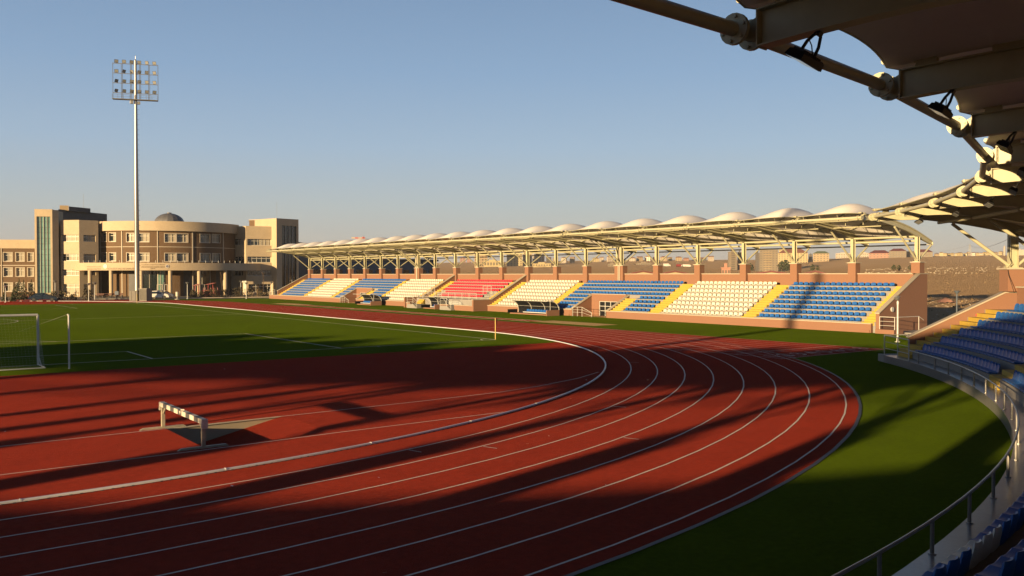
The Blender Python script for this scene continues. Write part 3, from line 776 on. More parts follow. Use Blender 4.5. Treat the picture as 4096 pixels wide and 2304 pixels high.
        for w_, z in cfg['eaves']: mb.tube(f(w_, .02, z), f(w_, .98, z), cfg['er'], 10)
        wp(mb, 'eaves_beam', cfg['steel'], root)
        mb = MB(); w_, z = L-.12, top(L)-.20; mb.tube(f(w_, .0, z), f(w_, 1, z), .06, 8); wp(mb, 'back_beam', cfg['greysteel'], root)
        # bracing inside the vault: ribs that show against the back of the membrane
        mb = MB()
        for k in (.2, .4, .6, .8): mb.path([surf(s, k)-V((0, 0, .05)) for s in (.72, .79, .86, .93, .98)], .022, 5)
        wp(mb, 'vault_rib', cfg['greysteel'], root)
def surf_w(s, k, rec, L):
    wf = .02 + rec*(1-(2*k-1)**2)**.8; return wf + (L-.1-wf)*s

# straight stand roof
al = []
for u in PIERS: al += [u-.3, u+.3] if u in DBL else [u]
al[0] = 37.15
spans = [(a, b) for a, b in zip(al, al[1:]) if b-a > 1]
make_roof(GS, lambda w_, t, z: V((59.9+w_, t, z)), al, [(.3, 8.87), (2.4, 8.86), (4.85, 8.52), (6.9, 8.13), (8.44, 7.70), (10.35, 7.06)], .36, spans,
          dict(fl=.10, steel='steel', tube='steel', greysteel='greysteel', zt=8.66, fo=.13, fr=.17, r=.105, gutter=True, lobe=1.7, rec=1.0, H=1.32, vault=((0, .14), (.06, .42), (.13, .66), (.22, .87), (.32, .98), (.42, 1.0), (.55, .94), (.7, .75), (.85, .48), (1, .2)), hoops=(.12, .4, .68), hr=.035, pur=(2.4, 5.2), pr=.05, eaves=((8.1, 7.46), (8.25, 7.12)), er=.085))
for u in al:
    mb = MB()
    for s in (-1, 1): mb.box(68.0+s*.17-.012, 68.0+s*.17+.012, u-.13, u+.13, 5.45, 7.44)
    mb.box(67.84, 68.16, u-.014, u+.014, 5.45, 7.44); mb.box(67.75, 68.25, u-.25, u+.25, 5.45, 5.48)
    wp(mb, 'column', 'steel', GS)
    mb = MB(); mb.tube((67.95, u, 5.55), (64.65, u, 8.12), .085, 10); mb.tube((67.85, u, 5.48), (67.98, u, 5.62), .14, 8); wp(mb, 'strut', 'steel', GS)
    mb = MB(); mb.tube((68.15, u, 5.55), (70.1, u, 6.78), .075, 10); wp(mb, 'back_strut', 'steel', GS)

# curved stand roof
QC = lambda w_, t, z: cp(49.35+w_, t, z)
calong = [51.1] + CPI[1:]
CPROF = [(.25, 7.56), (1.2, 7.62), (2.4, 7.64), (4.25, 7.43), (5.65, 7.18), (7.05, 6.85), (8.9, 6.25)]
make_roof(CS, QC, calong, CPROF, .42, list(zip(calong, calong[1:])),
          dict(fl=.11, steel='steel', tube='steel', greysteel='greysteel', zt=7.36, fo=.16, fr=.185, r=.085, gutter=False, lobe=1.2, rec=.26, H=.85, vault=((0, .10), (.03, .22), (.08, .42), (.16, .70), (.26, .90), (.36, 1.0), (.46, 1.0), (.6, .88), (.8, .55), (1, .2)), hoops=(.45,), hr=.05, pur=(), pr=.05, eaves=((6.95, 6.62), (3.2, 7.05)), er=.08))
for a in calong:
    p = V((math.sin(rad(a)), -math.cos(rad(a)), 0)); t = V((math.cos(rad(a)), math.sin(rad(a)), 0))
    mb = MB()
    for s in (-1, 1):
        c = cp(56.25+s*.19, a); mb.hexa([c+p*.012*i+t*.16*j+V((0,0,4.78)) for i, j in ((-1,-1),(-1,1),(1,1),(1,-1))], [c+p*.012*i+t*.16*j+V((0,0,6.48)) for i, j in ((-1,-1),(-1,1),(1,1),(1,-1))])
    c = cp(56.25, a); mb.hexa([c+p*.18*i+t*.014*j+V((0,0,4.78)) for i, j in ((-1,-1),(-1,1),(1,1),(1,-1))], [c+p*.18*i+t*.014*j+V((0,0,6.48)) for i, j in ((-1,-1),(-1,1),(1,1),(1,-1))])
    mb.hexa([c+p*.32*i+t*.3*j+V((0,0,4.775)) for i, j in ((-1,-1),(-1,1),(1,1),(1,-1))], [c+p*.32*i+t*.3*j+V((0,0,4.80)) for i, j in ((-1,-1),(-1,1),(1,1),(1,-1))])
    wp(mb, 'column', 'steel', CS)
    mb = MB(); mb.tube(cp(56.05, a, 4.9), cp(53.25, a, 7.0), .085, 12); mb.beam(cp(55.9, a, 4.8), cp(56.15, a, 4.98), .2, .14); wp(mb, 'strut', 'steel', CS)
    mb = MB(); mb.tube(cp(56.45, a, 4.88), cp(58.0, a, 6.2), .075, 12); wp(mb, 'back_strut', 'steel', CS)
mb = MB(); mb.path([cp(55.98, 50.9, 6.3), cp(55.98, 50.95, 5.4), cp(55.99, 50.7, 5.0), cp(55.82, 50.75, 4.78), cp(55.8, 50.6, 4.4), cp(55.82, 50.3, 3.9), cp(55.83, 50.1, 3.55)], .014, 5); wp(mb, 'cable', 'black', CS)
mb = MB(); p0 = cp(54.6, 51.24, 2.4); mb.box(p0.x-.06, p0.x+.06, p0.y-.06, p0.y+.06, 2.36, 2.46); wp(mb, 'sign_plate', 'sred', CS)

# ---- floodlights hanging under the curved roof, one by each rafter
FL = None; fl_names = ['nearest the camera', 'second from the camera', 'third from the camera', 'fourth from the camera', 'fifth from the camera', 'sixth from the camera', 'seventh from the camera', 'by the end of the roof']
def make_flood():
    r = empty('floodlight', (0, 0, 0), '', 'floodlight', 'floodlights hanging under the curved roof')
    mb = MB(); mb.prism([(-.27, -.13, -.48), (-.27, .13, -.48), (-.25, .11, -.38), (-.2, .05, -.345), (-.2, -.05, -.345), (-.25, -.11, -.38)], (.54, 0, 0))
    for i in range(9): mb.box(-.22+.052*i, -.2+.052*i, -.08, .08, -.36, -.33)
    mb.build('housing', 'black', r)
    mb = MB(); mb.box(-.25, .25, -.115, .115, -.487, -.481); mb.build('lens', 'lens', r)
    mb = MB(); mb.path([(-.17, 0, -.36), (-.15, 0, -.2), (-.07, 0, -.06), (.07, 0, -.06), (.15, 0, -.2), (.17, 0, -.36)], .022, 6); mb.box(-.05, .05, -.03, .03, -.07, .0); mb.path([(-.14, 0, -.17), (.02, .02, -.22), (.12, 0, -.33)], .008, 4); mb.build('bracket', 'black', r)
    return r
for i, a in enumerate(CPI[8:0:-1]):
    o = make_flood() if FL is None else dup(FL); FL = FL or o
    o.location = cp(50.32, a, 7.61-.43); o.scale = (.9, .9, .78); o.rotation_euler = (rad(30), rad(8+random.uniform(-4, 4)), rad(a+4+random.uniform(-8, 8)))
    o['label'] = f'black floodlight under the curved roof, {fl_names[i]}'

# ---- railings
def railing(name, label, paths, posts, mids, m='rail', group=None, r=.022, pr=None):
    pr = pr or r
    base = V(posts[0][0]); root = empty(name, base, label, 'railing', group)
    for pts in paths:
        mb = MB(); mb.path(pts, r, 8); o = mb.build('handrail', m, root); o.location = -base
    for pts in mids:
        mb = MB(); mb.path(pts, r*.62, 6); o = mb.build('mid_rail', m, root); o.location = -base
    for p, h in posts:
        mb = MB(); p = V(p); mb.tube(p, p+V((0, 0, h)), pr, 10); mb.lathe([(0, .0), (pr*2, .0), (pr*2, .015), (0, .016)], p, 10); o = mb.build('post', m, root); o.location = -base
    return root
pa = [49.68-2.32*i for i in range(0, 26)]
pa = [46.44, 43.84, 41.63, 39.38, 37.14, 34.83, 32.58, 30.43, 28.04, 25.77, 23.33, 20.87, 18.57, 16.21, 13.85, 11.41] + [11.41-2.35*i for i in range(1, 10)]
railing('walkway_railing', 'long low galvanised railing curving along the front walkway of the curved stand', [[cp(50.1, 47.9-1.15*i, .86) for i in range(0, 52)]], [(cp(50.1, a, .36), .50) for a in pa], [], 'galv', r=.026, pr=.03)
hp = [cp(50.12, 51.66, .36), cp(50.12, 49.68, .36), cp(50.12, 48.0, .36)]
railing('landing_railing', 'tall white railing with three posts round the landing at the curved stand end', [[cp(51.5, 52.2, 1.36), hp[0]+V((0,0,1.0)), hp[1]+V((0,0,1.0)), hp[2]+V((0,0,1.0))]], [(p, 1.0) for p in hp], [[p+V((0,0,z)) for p in hp] for z in (.34, .67)] , 'rail', r=.026)
railing('end_railing', 'white three bar railing on the block at the right end of the long grandstand', [[(61.95, 36.75, 1.25), (61.95, 35.55, 1.25), (64.9, 35.3, 1.25), (65.6, 35.3, .95)]], [((61.95, 36.75, .32), .93), ((61.95, 35.55, .32), .93), ((64.9, 35.3, .05), 1.2)], [[(61.95, 36.75, z), (61.95, 35.55, z)] for z in (.6, .92)], 'rail', r=.024)
mb = MB(); mb.box(61.6, 62.9, 35.4, 36.9, -.05, .32); tag(mb.build('step_block', 'pink'), 'low salmon block with chipped plaster under white three bar railing', 'block')
mb = MB(); mb.box(63.2, 69.5, 34.2, 36.6, -.05, .07); tag(mb.build('landing_slab', 'conc'), 'grey concrete slab at the foot of the shaded end wall', 'slab')
for i, (y0, nm_) in enumerate(((70.6, 'near'), (127.1, 'far'))):
    railing('entrance_railing', f'white sloping railing beside the {nm_} entrance cut of the long grandstand', [[(61.7, y0+1.3, .98), (61.7, y0-.2, .98), (61.7, y0-1.7, .45)]], [((61.7, y0+1.3, 0), .98), ((61.7, y0+.55, 0), .98), ((61.7, y0-.2, 0), .98), ((61.7, y0-1.7, 0), .45)], [[(61.7, y0+1.3, z), (61.7, y0-.2, z), (61.7, y0-1.7, z-.3)] for z in (.42, .70)] , 'rail', 'entrance railings of the long grandstand', r=.022)
railing('platform_railing', 'long white railing along the raised platform below the red seats', [[(61.7, 90.2, 2.12), (61.7, 103.0, 2.12)]], [((61.7, 90.2+1.6*i, 1.30), .82) for i in range(9)], [[(61.7, 90.2, z), (61.7, 103.0, z)] for z in (1.58, 1.86)], 'rail', r=.022)
railing('stair_railing', 'short white railing above the right edge of the red seats', [[(63.7, 91.6, 3.0), (63.7, 89.8, 3.0)]], [((63.7, 91.6, 2.0), 1.0), ((63.7, 90.7, 2.0), 1.0), ((63.7, 89.8, 2.0), 1.0)], [[(63.7, 91.6, 2.5), (63.7, 89.8, 2.5)]], 'rail', 'short railings by the red seats')
railing('stair_railing', 'short white railing above the left edge of the red seats', [[(63.2, 102.4, 2.7), (63.2, 104.2, 2.7)]], [((63.2, 102.4, 1.7), 1.0), ((63.2, 103.3, 1.7), 1.0), ((63.2, 104.2, 1.7), 1.0)], [[(63.2, 102.4, 2.2), (63.2, 104.2, 2.2)]], 'rail', 'short railings by the red seats')
for y0, nm_ in ((92.35, 'right'), (100.65, 'left')):
    railing('step_railing', f'white bent railing on concrete steps {nm_} of the middle dugout', [[(59.35, y0, .9), (59.35, y0+1.0, 1.45), (59.35, y0+2.5, 1.45)]], [((59.35, y0, 0), .9), ((59.35, y0+1.0, .4), 1.05), ((59.35, y0+2.5, .5), .95)], [[(59.35, y0, .6), (59.35, y0+1.0, 1.15), (59.35, y0+2.5, 1.15)], [(59.35, y0, .35), (59.35, y0+1.0, .85), (59.35, y0+2.5, .85)]], 'rail', 'railings by the middle dugout')
railing('gate_railing', 'white two bar railing at the far left end of the long grandstand', [[(61.9, 156.0, 1.7), (61.9, 158.5, 1.7)]], [((61.9, 156.0, .72), .98), ((61.9, 157.3, .72), .98), ((61.9, 158.5, .72), .98)], [[(61.9, 156.0, z), (61.9, 158.5, z)] for z in (1.0, 1.35)])

# ---- dugouts
def dugout(y0, y1, label, nseat):
    r = empty('dugout', (60, (y0+y1)/2, 0), label, 'dugout', 'team dugouts in front of the long grandstand'); ym = (y0+y1)/2
    hl = (y1-y0)/2
    arc = [(1.05, .05), (1.08, .45), (1.02, .85), (.82, 1.2), (.45, 1.45), (-.05, 1.56), (-.75, 1.58)]
    mb = MB(); mb.strip([[V((x, -hl+.12, z)), V((x, hl-.1, z))] for x, z in arc]); o = mb.build('shell', 'smoked', r, recalc=False); md = o.modifiers.new('sheet', 'SOLIDIFY'); md.thickness = .02
    n = max(2, int((y1-y0)/2.2))
    for i in range(n+1):
        y = -hl+.1+(2*hl-.2)*i/n; mb = MB(); mb.path([(x-.015, y, z-.015) for x, z in arc], .032, 6); mb.build('hoop', 'rail', r)
    mb = MB(); mb.tube((.98, -hl, .92), (.98, hl, .92), .025, 6); mb.tube((-.75, -hl, 1.57), (-.75, hl, 1.57), .025, 6); mb.tube((-.2, -hl+.1, .0), (-.2, -hl+.1, 1.55), .025, 6); mb.build('cross_bar', 'rail', r)
    mb = MB(); mb.box(-.75, 1.0, -hl, -hl+.12, -.02, .62); mb.box(-.1, 1.1, -hl+.121, hl, -.02, .12); mb.build('base', 'pink', r)
    mb = MB(); mb.box(-.42, .95, hl-.03, hl, .1, .5); mb.build('side_screen', 'smoked', r)
    me = SEAT['blue']
    for i in range(nseat):
        s = bpy.data.objects.new('seat', me); COL.objects.link(s); s.parent = r; s.location = (.05, -hl+.45+.48*i, .30); s.rotation_euler = (0, 0, -math.pi/2)
    mb = MB(); mb.box(.05, .4, -hl+.2, -hl+.45+.48*nseat, .22, .30); mb.build('bench_frame', 'rail', r)
dugout(73.3, 80.8, 'long arched dark dugout with ten blue seats, nearest to the right', 10)
dugout(96.0, 99.9, 'short arched dark dugout in front of the red seats', 4)
dugout(113.4, 119.0, 'arched dark dugout with blue seats, furthest to the left', 9)
mb = MB(); rows = []
for i in range(9): rows.append([V((62.2+.34*j/4+.02*noise.noise(V((i, j, 1))), 74.2+1.75*i/8, .84+.16*noise.noise(V((i*.7, j*.9, 4)))+.12*math.sin(math.pi*j/4))) for j in range(5)])
mb.strip(rows); tag(mb.build('folded_banner', 'sblue', recalc=False), 'dark blue crumpled cloth lying over front seats behind the near dugout', 'cloth')
# wall lamp on the end wall
wl = MB(); wl.tube((63.9, 36.9, 1.75), (63.9, 36.82, 1.75), .19, 16); tag(wl.build('wall_lamp', 'rail'), 'round white bulkhead lamp on shaded end wall of the long grandstand', 'lamp')
# ================================================================== FACULTY BUILDING (laid out in its own frame: a across, b back, z up)
D0 = 200.0
e0 = ray(655, 1096); E_ = V((e0.x, e0.y, 0)).normalized(); R_ = V((E_.y, -E_.x, 0))
OB = E_*D0
def L3(a, b, z=0): return OB + R_*a + E_*b + V((0, 0, z))
def bp(px, py, b=0.0):
    d = ray(px, py); h = V((d.x, d.y, 0)); t = (D0+b)/h.dot(E_); return (h*t).dot(R_), CAM_H + d.z*t
def on_face(px, A, B):
    "fraction along the face A-B where bearing px meets it"
    d = ray(px, 1096); k = d.dot(R_)/d.dot(E_)
    # (A.a + s*(B.a-A.a)) = k*(D0 + A.b + s*(B.b-A.b))
    return (k*(D0+A[1])-A[0])/((B[0]-A[0])-k*(B[1]-A[1]))
FB = empty('faculty_building', L3(0, 10, 0), 'large cream and brown four storey faculty building with curved front, canopy lettering and grey dome', 'building')
def fz(py, b=0): return bp(655, py, b)[1]
def wallface(name, m, A, B, z0, z1, wins, thick=.35, arc=None, storefront=False):
    """wall with real window openings. wins: (px0, px1, py_top, py_bot, mullions, blind)"""
    if arc:
        pos = lambda s, d: arc(s, d); nseg = 40
    else:
        dirv = V((B[0]-A[0], B[1]-A[1], 0)); ln = dirv.length; dirv /= ln; nrm = V((dirv.y, -dirv.x, 0))   # outward towards camera
        pos = lambda s, d: V((A[0], A[1], 0)) + dirv*ln*s - nrm*d; nseg = 1
    W = []
    for w_ in wins:
        if arc: s0, s1 = w_[6], w_[7]
        else: s0, s1 = on_face(w_[0], A, B), on_face(w_[1], A, B)
        bm_ = (A[1]+B[1])/2 if not arc else pos((s0+s1)/2, 0).y
        W.append((s0, s1, fz(w_[3], bm_), fz(w_[2], bm_), w_[4], w_[5]))
    cuts = sorted({0.0, 1.0, *[q for w_ in W for q in (w_[0], w_[1])], *[i/nseg for i in range(nseg+1)]})
    cuts = [c for c in cuts if -1e-6 <= c <= 1+1e-6]
    zc = sorted({z0, z1, *[q for w_ in W for q in (w_[2], w_[3])]})
    g = lambda s, d, z: L3(pos(s, d).x, pos(s, d).y, z)
    mb = MB()
    def hole(s, z): return any(w_[0]-1e-6 < s < w_[1]+1e-6 and w_[2] < z < w_[3] for w_ in W)
    for a, b in zip(cuts, cuts[1:]):
        if b-a < 1e-5: continue
        for c, d in zip(zc, zc[1:]):
            if d-c > 1e-4 and not hole((a+b)/2, (c+d)/2): mb.quad(g(a, 0, c), g(b, 0, c), g(b, 0, d), g(a, 0, d))
    for s0, s1, c, d, _, _ in W:
        mb.quad(g(s0, 0, c), g(s0, 0, d), g(s0, thick, d), g(s0, thick, c)); mb.quad(g(s1, 0, c), g(s1, thick, c), g(s1, thick, d), g(s1, 0, d))
        mb.quad(g(s0, 0, c), g(s0, thick, c), g(s1, thick, c), g(s1, 0, c)); mb.quad(g(s0, 0, d), g(s1, 0, d), g(s1, thick, d), g(s0, thick, d))
    wp(mb, name, m, FB, recalc=False)
    for s0, s1, c, d, mu, bl in W:
        fb = MB().use('frame'); t = .08/max(.1, (pos(s1, 0)-pos(s0, 0)).length)*(s1-s0); dd = thick-.10
        def bar(a, b, c_, d_): fb.hexa([g(a, dd, c_), g(b, dd, c_), g(b, dd+.08, c_), g(a, dd+.08, c_)], [g(a, dd, d_), g(b, dd, d_), g(b, dd+.08, d_), g(a, dd+.08, d_)])
        bar(s0, s0+t, c, d); bar(s1-t, s1, c, d); bar(s0+t, s1-t, c, c+.10); bar(s0+t, s1-t, d-.10, d)
        for i in range(1, mu): q = s0+(s1-s0)*i/mu; bar(q-t*.45, q+t*.45, c+.1, d-.1)
        if d-c > 1.2: zt = d-(d-c)*.3; bar(s0+t, s1-t, zt-.045, zt+.045)
        fb.use('frame')
        if m == 'brown':                               # raised surround
            fb.use('cap'); k = .13/max(.1, (pos(s1, 0)-pos(s0, 0)).length)*(s1-s0); pass
            for a, b, c_, d_ in ((s0-k, s0, c-.12, d+.12), (s1, s1+k, c-.12, d+.12), (s0, s1, c-.12, c), (s0, s1, d, d+.12)):
                fb.hexa([g(a, -.06, c_), g(b, -.06, c_), g(b, .05, c_), g(a, .05, c_)], [g(a, -.06, d_), g(b, -.06, d_), g(b, .05, d_), g(a, .05, d_)])
        wo_ = wp(fb, 'window', 'frame', FB)
        pb = MB(); pb.use('glass')
        if bl: pb.use('blind')
        pb.quad(g(s0, thick-.02, c), g(s1, thick-.02, c), g(s1, thick-.02, d), g(s0, thick-.02, d))
        if bl == 2:                                    # half drawn blind, rest bare glass
            pb = MB(); q = s0+(s1-s0)*.42; pb.use('glass').quad(g(s0, thick-.02, c), g(q, thick-.02, c), g(q, thick-.02, d), g(s0, thick-.02, d)); pb.use('blind').quad(g(q, thick-.02, c), g(s1, thick-.02, c), g(s1, thick-.02, d), g(q, thick-.02, d))
        sub(pb, 'pane', None, wo_, recalc=False)
def slab(name, m, pts, z0, z1):
    mb = MB(); mb.hexa([L3(a, b, z0) for a, b in pts], [L3(a, b, z1) for a, b in pts]); return wp(mb, name, m, FB)
def A_(px, b): return (bp(px, 1096, b)[0], b)
ZB = -.3
rows3 = ((1014, 1046), (1071, 1103), (1128, 1160))
# left low wing
LA, LB = A_(-150, 7), A_(141, 5)
wl_ = [(px0, px1, t+1, b_+1, 2, 1 if (px0+t) % 3 else 2) for t, b_ in rows3 for px0, px1 in ((-100, -68), (-52, -18), (15, 49), (65, 97), (112, 134))]
wallface('wing_wall', 'brown', LA, LB, ZB, fz(999, 6), wl_)
slab('parapet', 'stone', [(LA[0], LA[1]-.25), (LB[0], LB[1]-.25), (LB[0], 19), (LA[0], 19)], fz(999, 6), fz(966, 6))
slab('downpipe', 'cap', [A_(4, 6), A_(8, 6), A_(8, 5.8), A_(4, 5.8)], 0, fz(999, 6))
slab('string_course', 'cap', [(LA[0], LA[1]-.04), (LB[0], LB[1]-.04), (LB[0], LB[1]+.2), (LA[0], LA[1]+.2)], fz(1063, 6)-.08, fz(1063, 6)+.08)
# left stair tower
def tower(x0, x1, b0, b1, back, ytop, gx0, gx1, gy0, gy1, gm):
    p = [A_(x0, b0), A_(x1, b1)]; q0, q1 = on_face(gx0, *p), on_face(gx1, *p)
    dv = V((p[1][0]-p[0][0], p[1][1]-p[0][1], 0)); g = lambda s, d: (p[0][0]+dv.x*s + dv.normalized().y*-d*-1*0 + (-dv.normalized().y)*d*-1*0, p[0][1]+dv.y*s)
    nrm = V((dv.y, -dv.x, 0)).normalized()
    def P(s, d): c = V((p[0][0], p[0][1], 0))+dv*s-nrm*d; return (c.x, c.y)
    zt, zg0, zg1 = fz(ytop, b0), fz(gy1, b0), fz(gy0, b0)
    mb = MB()
    def bx_(s0, s1, d0, d1, z0, z1): mb.hexa([L3(*P(s0, d0), z0), L3(*P(s1, d0), z0), L3(*P(s1, d1), z0), L3(*P(s0, d1), z0)], [L3(*P(s0, d0), z1), L3(*P(s1, d0), z1), L3(*P(s1, d1), z1), L3(*P(s0, d1), z1)])
    bx_(0, q0, 0, back, ZB, zt); bx_(q1, 1, 0, back, ZB, zt); bx_(q0, q1, 0, back, zg1, zt-.003); bx_(q0, q1, 0, back, ZB, zg0); bx_(q0, q1, .5, back-.1, zg0, zg1)
    wp(mb, 'stair_tower', 'stone', FB)
    mb = MB(); mb.quad(L3(*P(q0, .35), zg0), L3(*P(q1, .35), zg0), L3(*P(q1, .35), zg1), L3(*P(q0, .35), zg1)); gl_ = wp(mb, 'curtain_glazing', gm, FB, recalc=False)
    mb = MB()
    n = 4
    for i in range(n+1):
        s = q0+(q1-q0)*i/n; h = .004; mb.hexa([L3(*P(s-h*2, .18), zg0), L3(*P(s+h*2, .18), zg0), L3(*P(s+h*2, .34), zg0), L3(*P(s-h*2, .34), zg0)], [L3(*P(s-h*2, .18), zg1), L3(*P(s+h*2, .18), zg1), L3(*P(s+h*2, .34), zg1), L3(*P(s-h*2, .34), zg1)])
    sub(mb, 'mullion', 'frame' if gm == 'tglass' else 'galv', gl_)
    mb = MB()
    for i in range(1, 14): z = zg0+(zg1-zg0)*i/14; mb.hexa([L3(*P(q0, .30), z), L3(*P(q1, .30), z), L3(*P(q1, .345), z), L3(*P(q0, .345), z)], [L3(*P(q0, .30), z+.05), L3(*P(q1, .30), z+.05), L3(*P(q1, .345), z+.05), L3(*P(q0, .345), z+.05)])
    sub(mb, 'transom', 'slate', gl_)
tower(140, 211, -.6, -1.0, 9, 848, 148, 203, 876, 1168, 'tglass')
# left block: two canted faces
P0, P1, P2 = A_(243, .5), A_(318, -1.7), A_(394, -.2)
slab('tower_return', 'stone', [A_(211.2, -1.0), A_(236, -.3), A_(236, 8), A_(211.2, 8)], ZB, fz(848.5, -1)-.05)
zt = fz(889, 1)
def winset(rows, specs): return [(a, b, t, q, mu, bl) for (t, q), sp in zip(rows, specs) for a, b, mu, bl in sp]
w1 = winset([(944, 970), (1018, 1045), (1078, 1102), (1134, 1177)], [[(246, 322-6, 4, 1)], [(246, 316, 5, 2)], [(246, 316, 4, 1)], [(249, 316, 3, 1)]])
wallface('block_wall', 'stone', P0, P1, ZB, zt, w1, .5)
w2 = winset([(944, 970), (1018, 1050), (1080, 1101), (1135, 1178)], [[(335, 384, 3, 2)], [(335, 384, 3, 1)], [(335, 384, 3, 0)], [(335, 384, 2, 1)]])
wallface('block_wall', 'stone', P1, P2, ZB, zt, w2, .5)
slab('block_core', 'stone', [(P0[0]+.3, P0[1]+1), (P1[0], P1[1]+1.2), (P2[0], P2[1]+1), (P2[0], 20), (P0[0]+.3, 20)], ZB, zt-.05)
# set back dark roof storey, plant room, aerials
slab('roof_storey', 'slate', [A_(236, 9), A_(430, 22), A_(430, 28), A_(236, 26)], fz(890, 12), fz(850, 12))
slab('plant_room', 'h_cream', [A_(241, 10.5), A_(277, 10.5), A_(277, 15), A_(241, 15)], fz(851, 10), fz(831, 10))
slab('air_handler', 'slate', [A_(278, 11), A_(364, 16), A_(364, 19), A_(278, 15)], fz(853, 12), fz(836, 12))
mb = MB(); a_, _ = bp(334, 800, 14); mb.tube(L3(a_, 14, fz(840, 14)), L3(a_, 14, fz(785, 14)), .022, 5); wp(mb, 'aerial', 'mastgrey', FB)
mb = MB(); a_, _ = bp(1107, 800, 6); mb.tube(L3(a_, 6, fz(866, 6)), L3(a_, 6, fz(796, 6)), .022, 5); wp(mb, 'aerial', 'mastgrey', FB)
# drum
def drum_arc(R, half, front):
    return lambda s, d: V((math.sin(-half+2*half*s)*(R-d), front+R-math.cos(-half+2*half*s)*(R-d), 0))
aL, aR = bp(392, 1096, 3)[0], bp(926, 1096, 3)[0]
mid = (aL+aR)/2; DR, HALF, FR = 15.6, rad(66), -4.5
_arc = drum_arc(DR, HALF, FR)
darc = lambda s, d: _arc(s, d) + V((mid, 0, 0))
def arc_s(px):
    best = min(range(0, 2001), key=lambda i: abs((lambda p: math.atan2(p.x, D0+p.y))(darc(i/2000, 0)) - math.atan2(*(lambda d: (d.dot(R_), d.dot(E_)))(ray(px, 1096)))))
    return best/2000
dw = []
for (t, q), sp in zip([(935, 968), (1013, 1045)], [[(410, 428, 2, 0), (438, 464, 2, 2), (508, 549, 3, 1), (553, 597, 3, 2), (660, 703, 3, 2), (708, 752, 3, 2), (802, 840, 3, 2), (850, 880, 2, 1)]]*2):
    for a, b, mu, bl in sp: dw.append((a, b, t, q, mu, bl, arc_s(a), arc_s(b)))
wallface('drum_wall', 'brown', None, None, fz(1052, -3), fz(921, -3), dw, .4, arc=darc)
def arcslab(name, m, R, half, front, z0, z1, dep=1.2, cx=None, n=48, soff=0):
    f = drum_arc(R, half, front); mb = MB(); rows = []
    for i in range(n+1):
        p, q = f(i/n, 0), f(i/n, dep); k = mid if cx is None else cx
        rows.append([L3(p.x+k, p.y, z0), L3(p.x+k, p.y, z1), L3(q.x+k, q.y, z1), L3(q.x+k, q.y, z0)])
    mb.strip(rows, True); mb.quad(*rows[0]); mb.quad(*rows[-1]); return wp(mb, name, m, FB)
arcslab('cornice', 'stone', DR+.75, rad(67), FR-.75, fz(923, -5), fz(884.5, -5), 1.2)
f = drum_arc(DR, HALF, FR); mb = MB(); pts = [f(i/40, .2) for i in range(41)]
mb.hexa([L3(p.x+mid, p.y, fz(923, -5)+.4) for p in pts], [L3(p.x+mid, p.y, fz(886, -5)) for p in pts]); wp(mb, 'drum_roof', 'conc', FB)
arcslab('string_course', 'cap', DR+.05, HALF, FR-.05, fz(987, -5)-.06, fz(987, -5)+.06, .2)
for px in (404, 489, 631, 771, 893):
    s = arc_s(px); p, q = darc(s-.0025, -.12), darc(s+.0025, -.12); p2, q2 = darc(s-.0025, .02), darc(s+.0025, .02); mb = MB()
    mb.hexa([L3(v.x, v.y, 0) for v in (p, q, q2, p2)], [L3(v.x, v.y, fz(921, -4)) for v in (p, q, q2, p2)]); wp(mb, 'downpipe', 'cap', FB)
dm = MB(); ac, _ = bp(677, 880, 12); dm.lathe([(3.2*math.cos(t), fz(884, 12)-.5+2.25*math.sin(t)) for t in [rad(9*i) for i in range(10)]] + [(.5, fz(884, 12)+1.75), (.5, fz(884, 12)+1.9), (0, fz(884, 12)+1.95)], L3(ac, 12, 0), 16)
wp(dm, 'dome', 'dome', FB, sharp=.1)
# canopy with lettering
CR, CH, CF = 22.5, rad(59), -9.2
ca0 = (bp(306, 1096, 2)[0]+bp(1003, 1096, 2)[0])/2
arcslab('canopy', 'stone', CR, CH, CF, fz(1081.5, -8), fz(1051, -8), 1.0, ca0)
fcan = drum_arc(CR, CH, CF)
mb = MB(); pts = [fcan(i/40, .05) for i in range(41)]; mb.hexa([L3(p.x+ca0, p.y, fz(1081, -8)+.25) for p in pts], [L3(p.x+ca0, p.y, fz(1081, -8)+.75) for p in pts]); wp(mb, 'canopy_deck', 'conc', FB)
mb = MB()
for i in range(0, 30):
    p = fcan(.06+.88*i/29, .3); c = L3(p.x+ca0, p.y, fz(1052, -8)); mb.tube(c, c+V((0, 0, .55)), .03, 5)
wp(mb, 'canopy_railing', 'rail', FB)
def can_s(px):
    th = math.atan2(*(lambda d: (d.dot(R_), d.dot(E_)))(ray(px, 1096)))
    return min(range(0, 2001), key=lambda i: abs(math.atan2(fcan(i/2000, 0).x+ca0, D0+fcan(i/2000, 0).y)-th))/2000
def letter_line(body, pxc, py, pxw, h):
    vs, fs = text_mesh(body, 1.0)
    x0, x1 = min(v.x for v in vs), max(v.x for v in vs); y0, y1 = min(v.y for v in vs), max(v.y for v in vs)
    s0, s1 = can_s(pxc-pxw/2), can_s(pxc+pxw/2); zc = fz(py, -8); out = []
    for v in vs:
        p = fcan(s0+(s1-s0)*(v.x-x0)/(x1-x0), -.06); out.append(L3(p.x+ca0, p.y, zc+((v.y-y0)/(y1-y0)-.5)*h))
    mb = MB(); mb.add(out, fs); wp(mb, 'lettering', 'letter', FB, recalc=False)
letter_line('MÜHENDİSLİK FAKÜLTESİ DEKANLIĞI', 483, 1074, 106, .46)
letter_line('MÜHENDİSLİĞİ BÖLÜMÜ', 376, 1066.5, 54, .26); letter_line('ENGINEERING DEPARTMENT', 376, 1076, 54, .26)
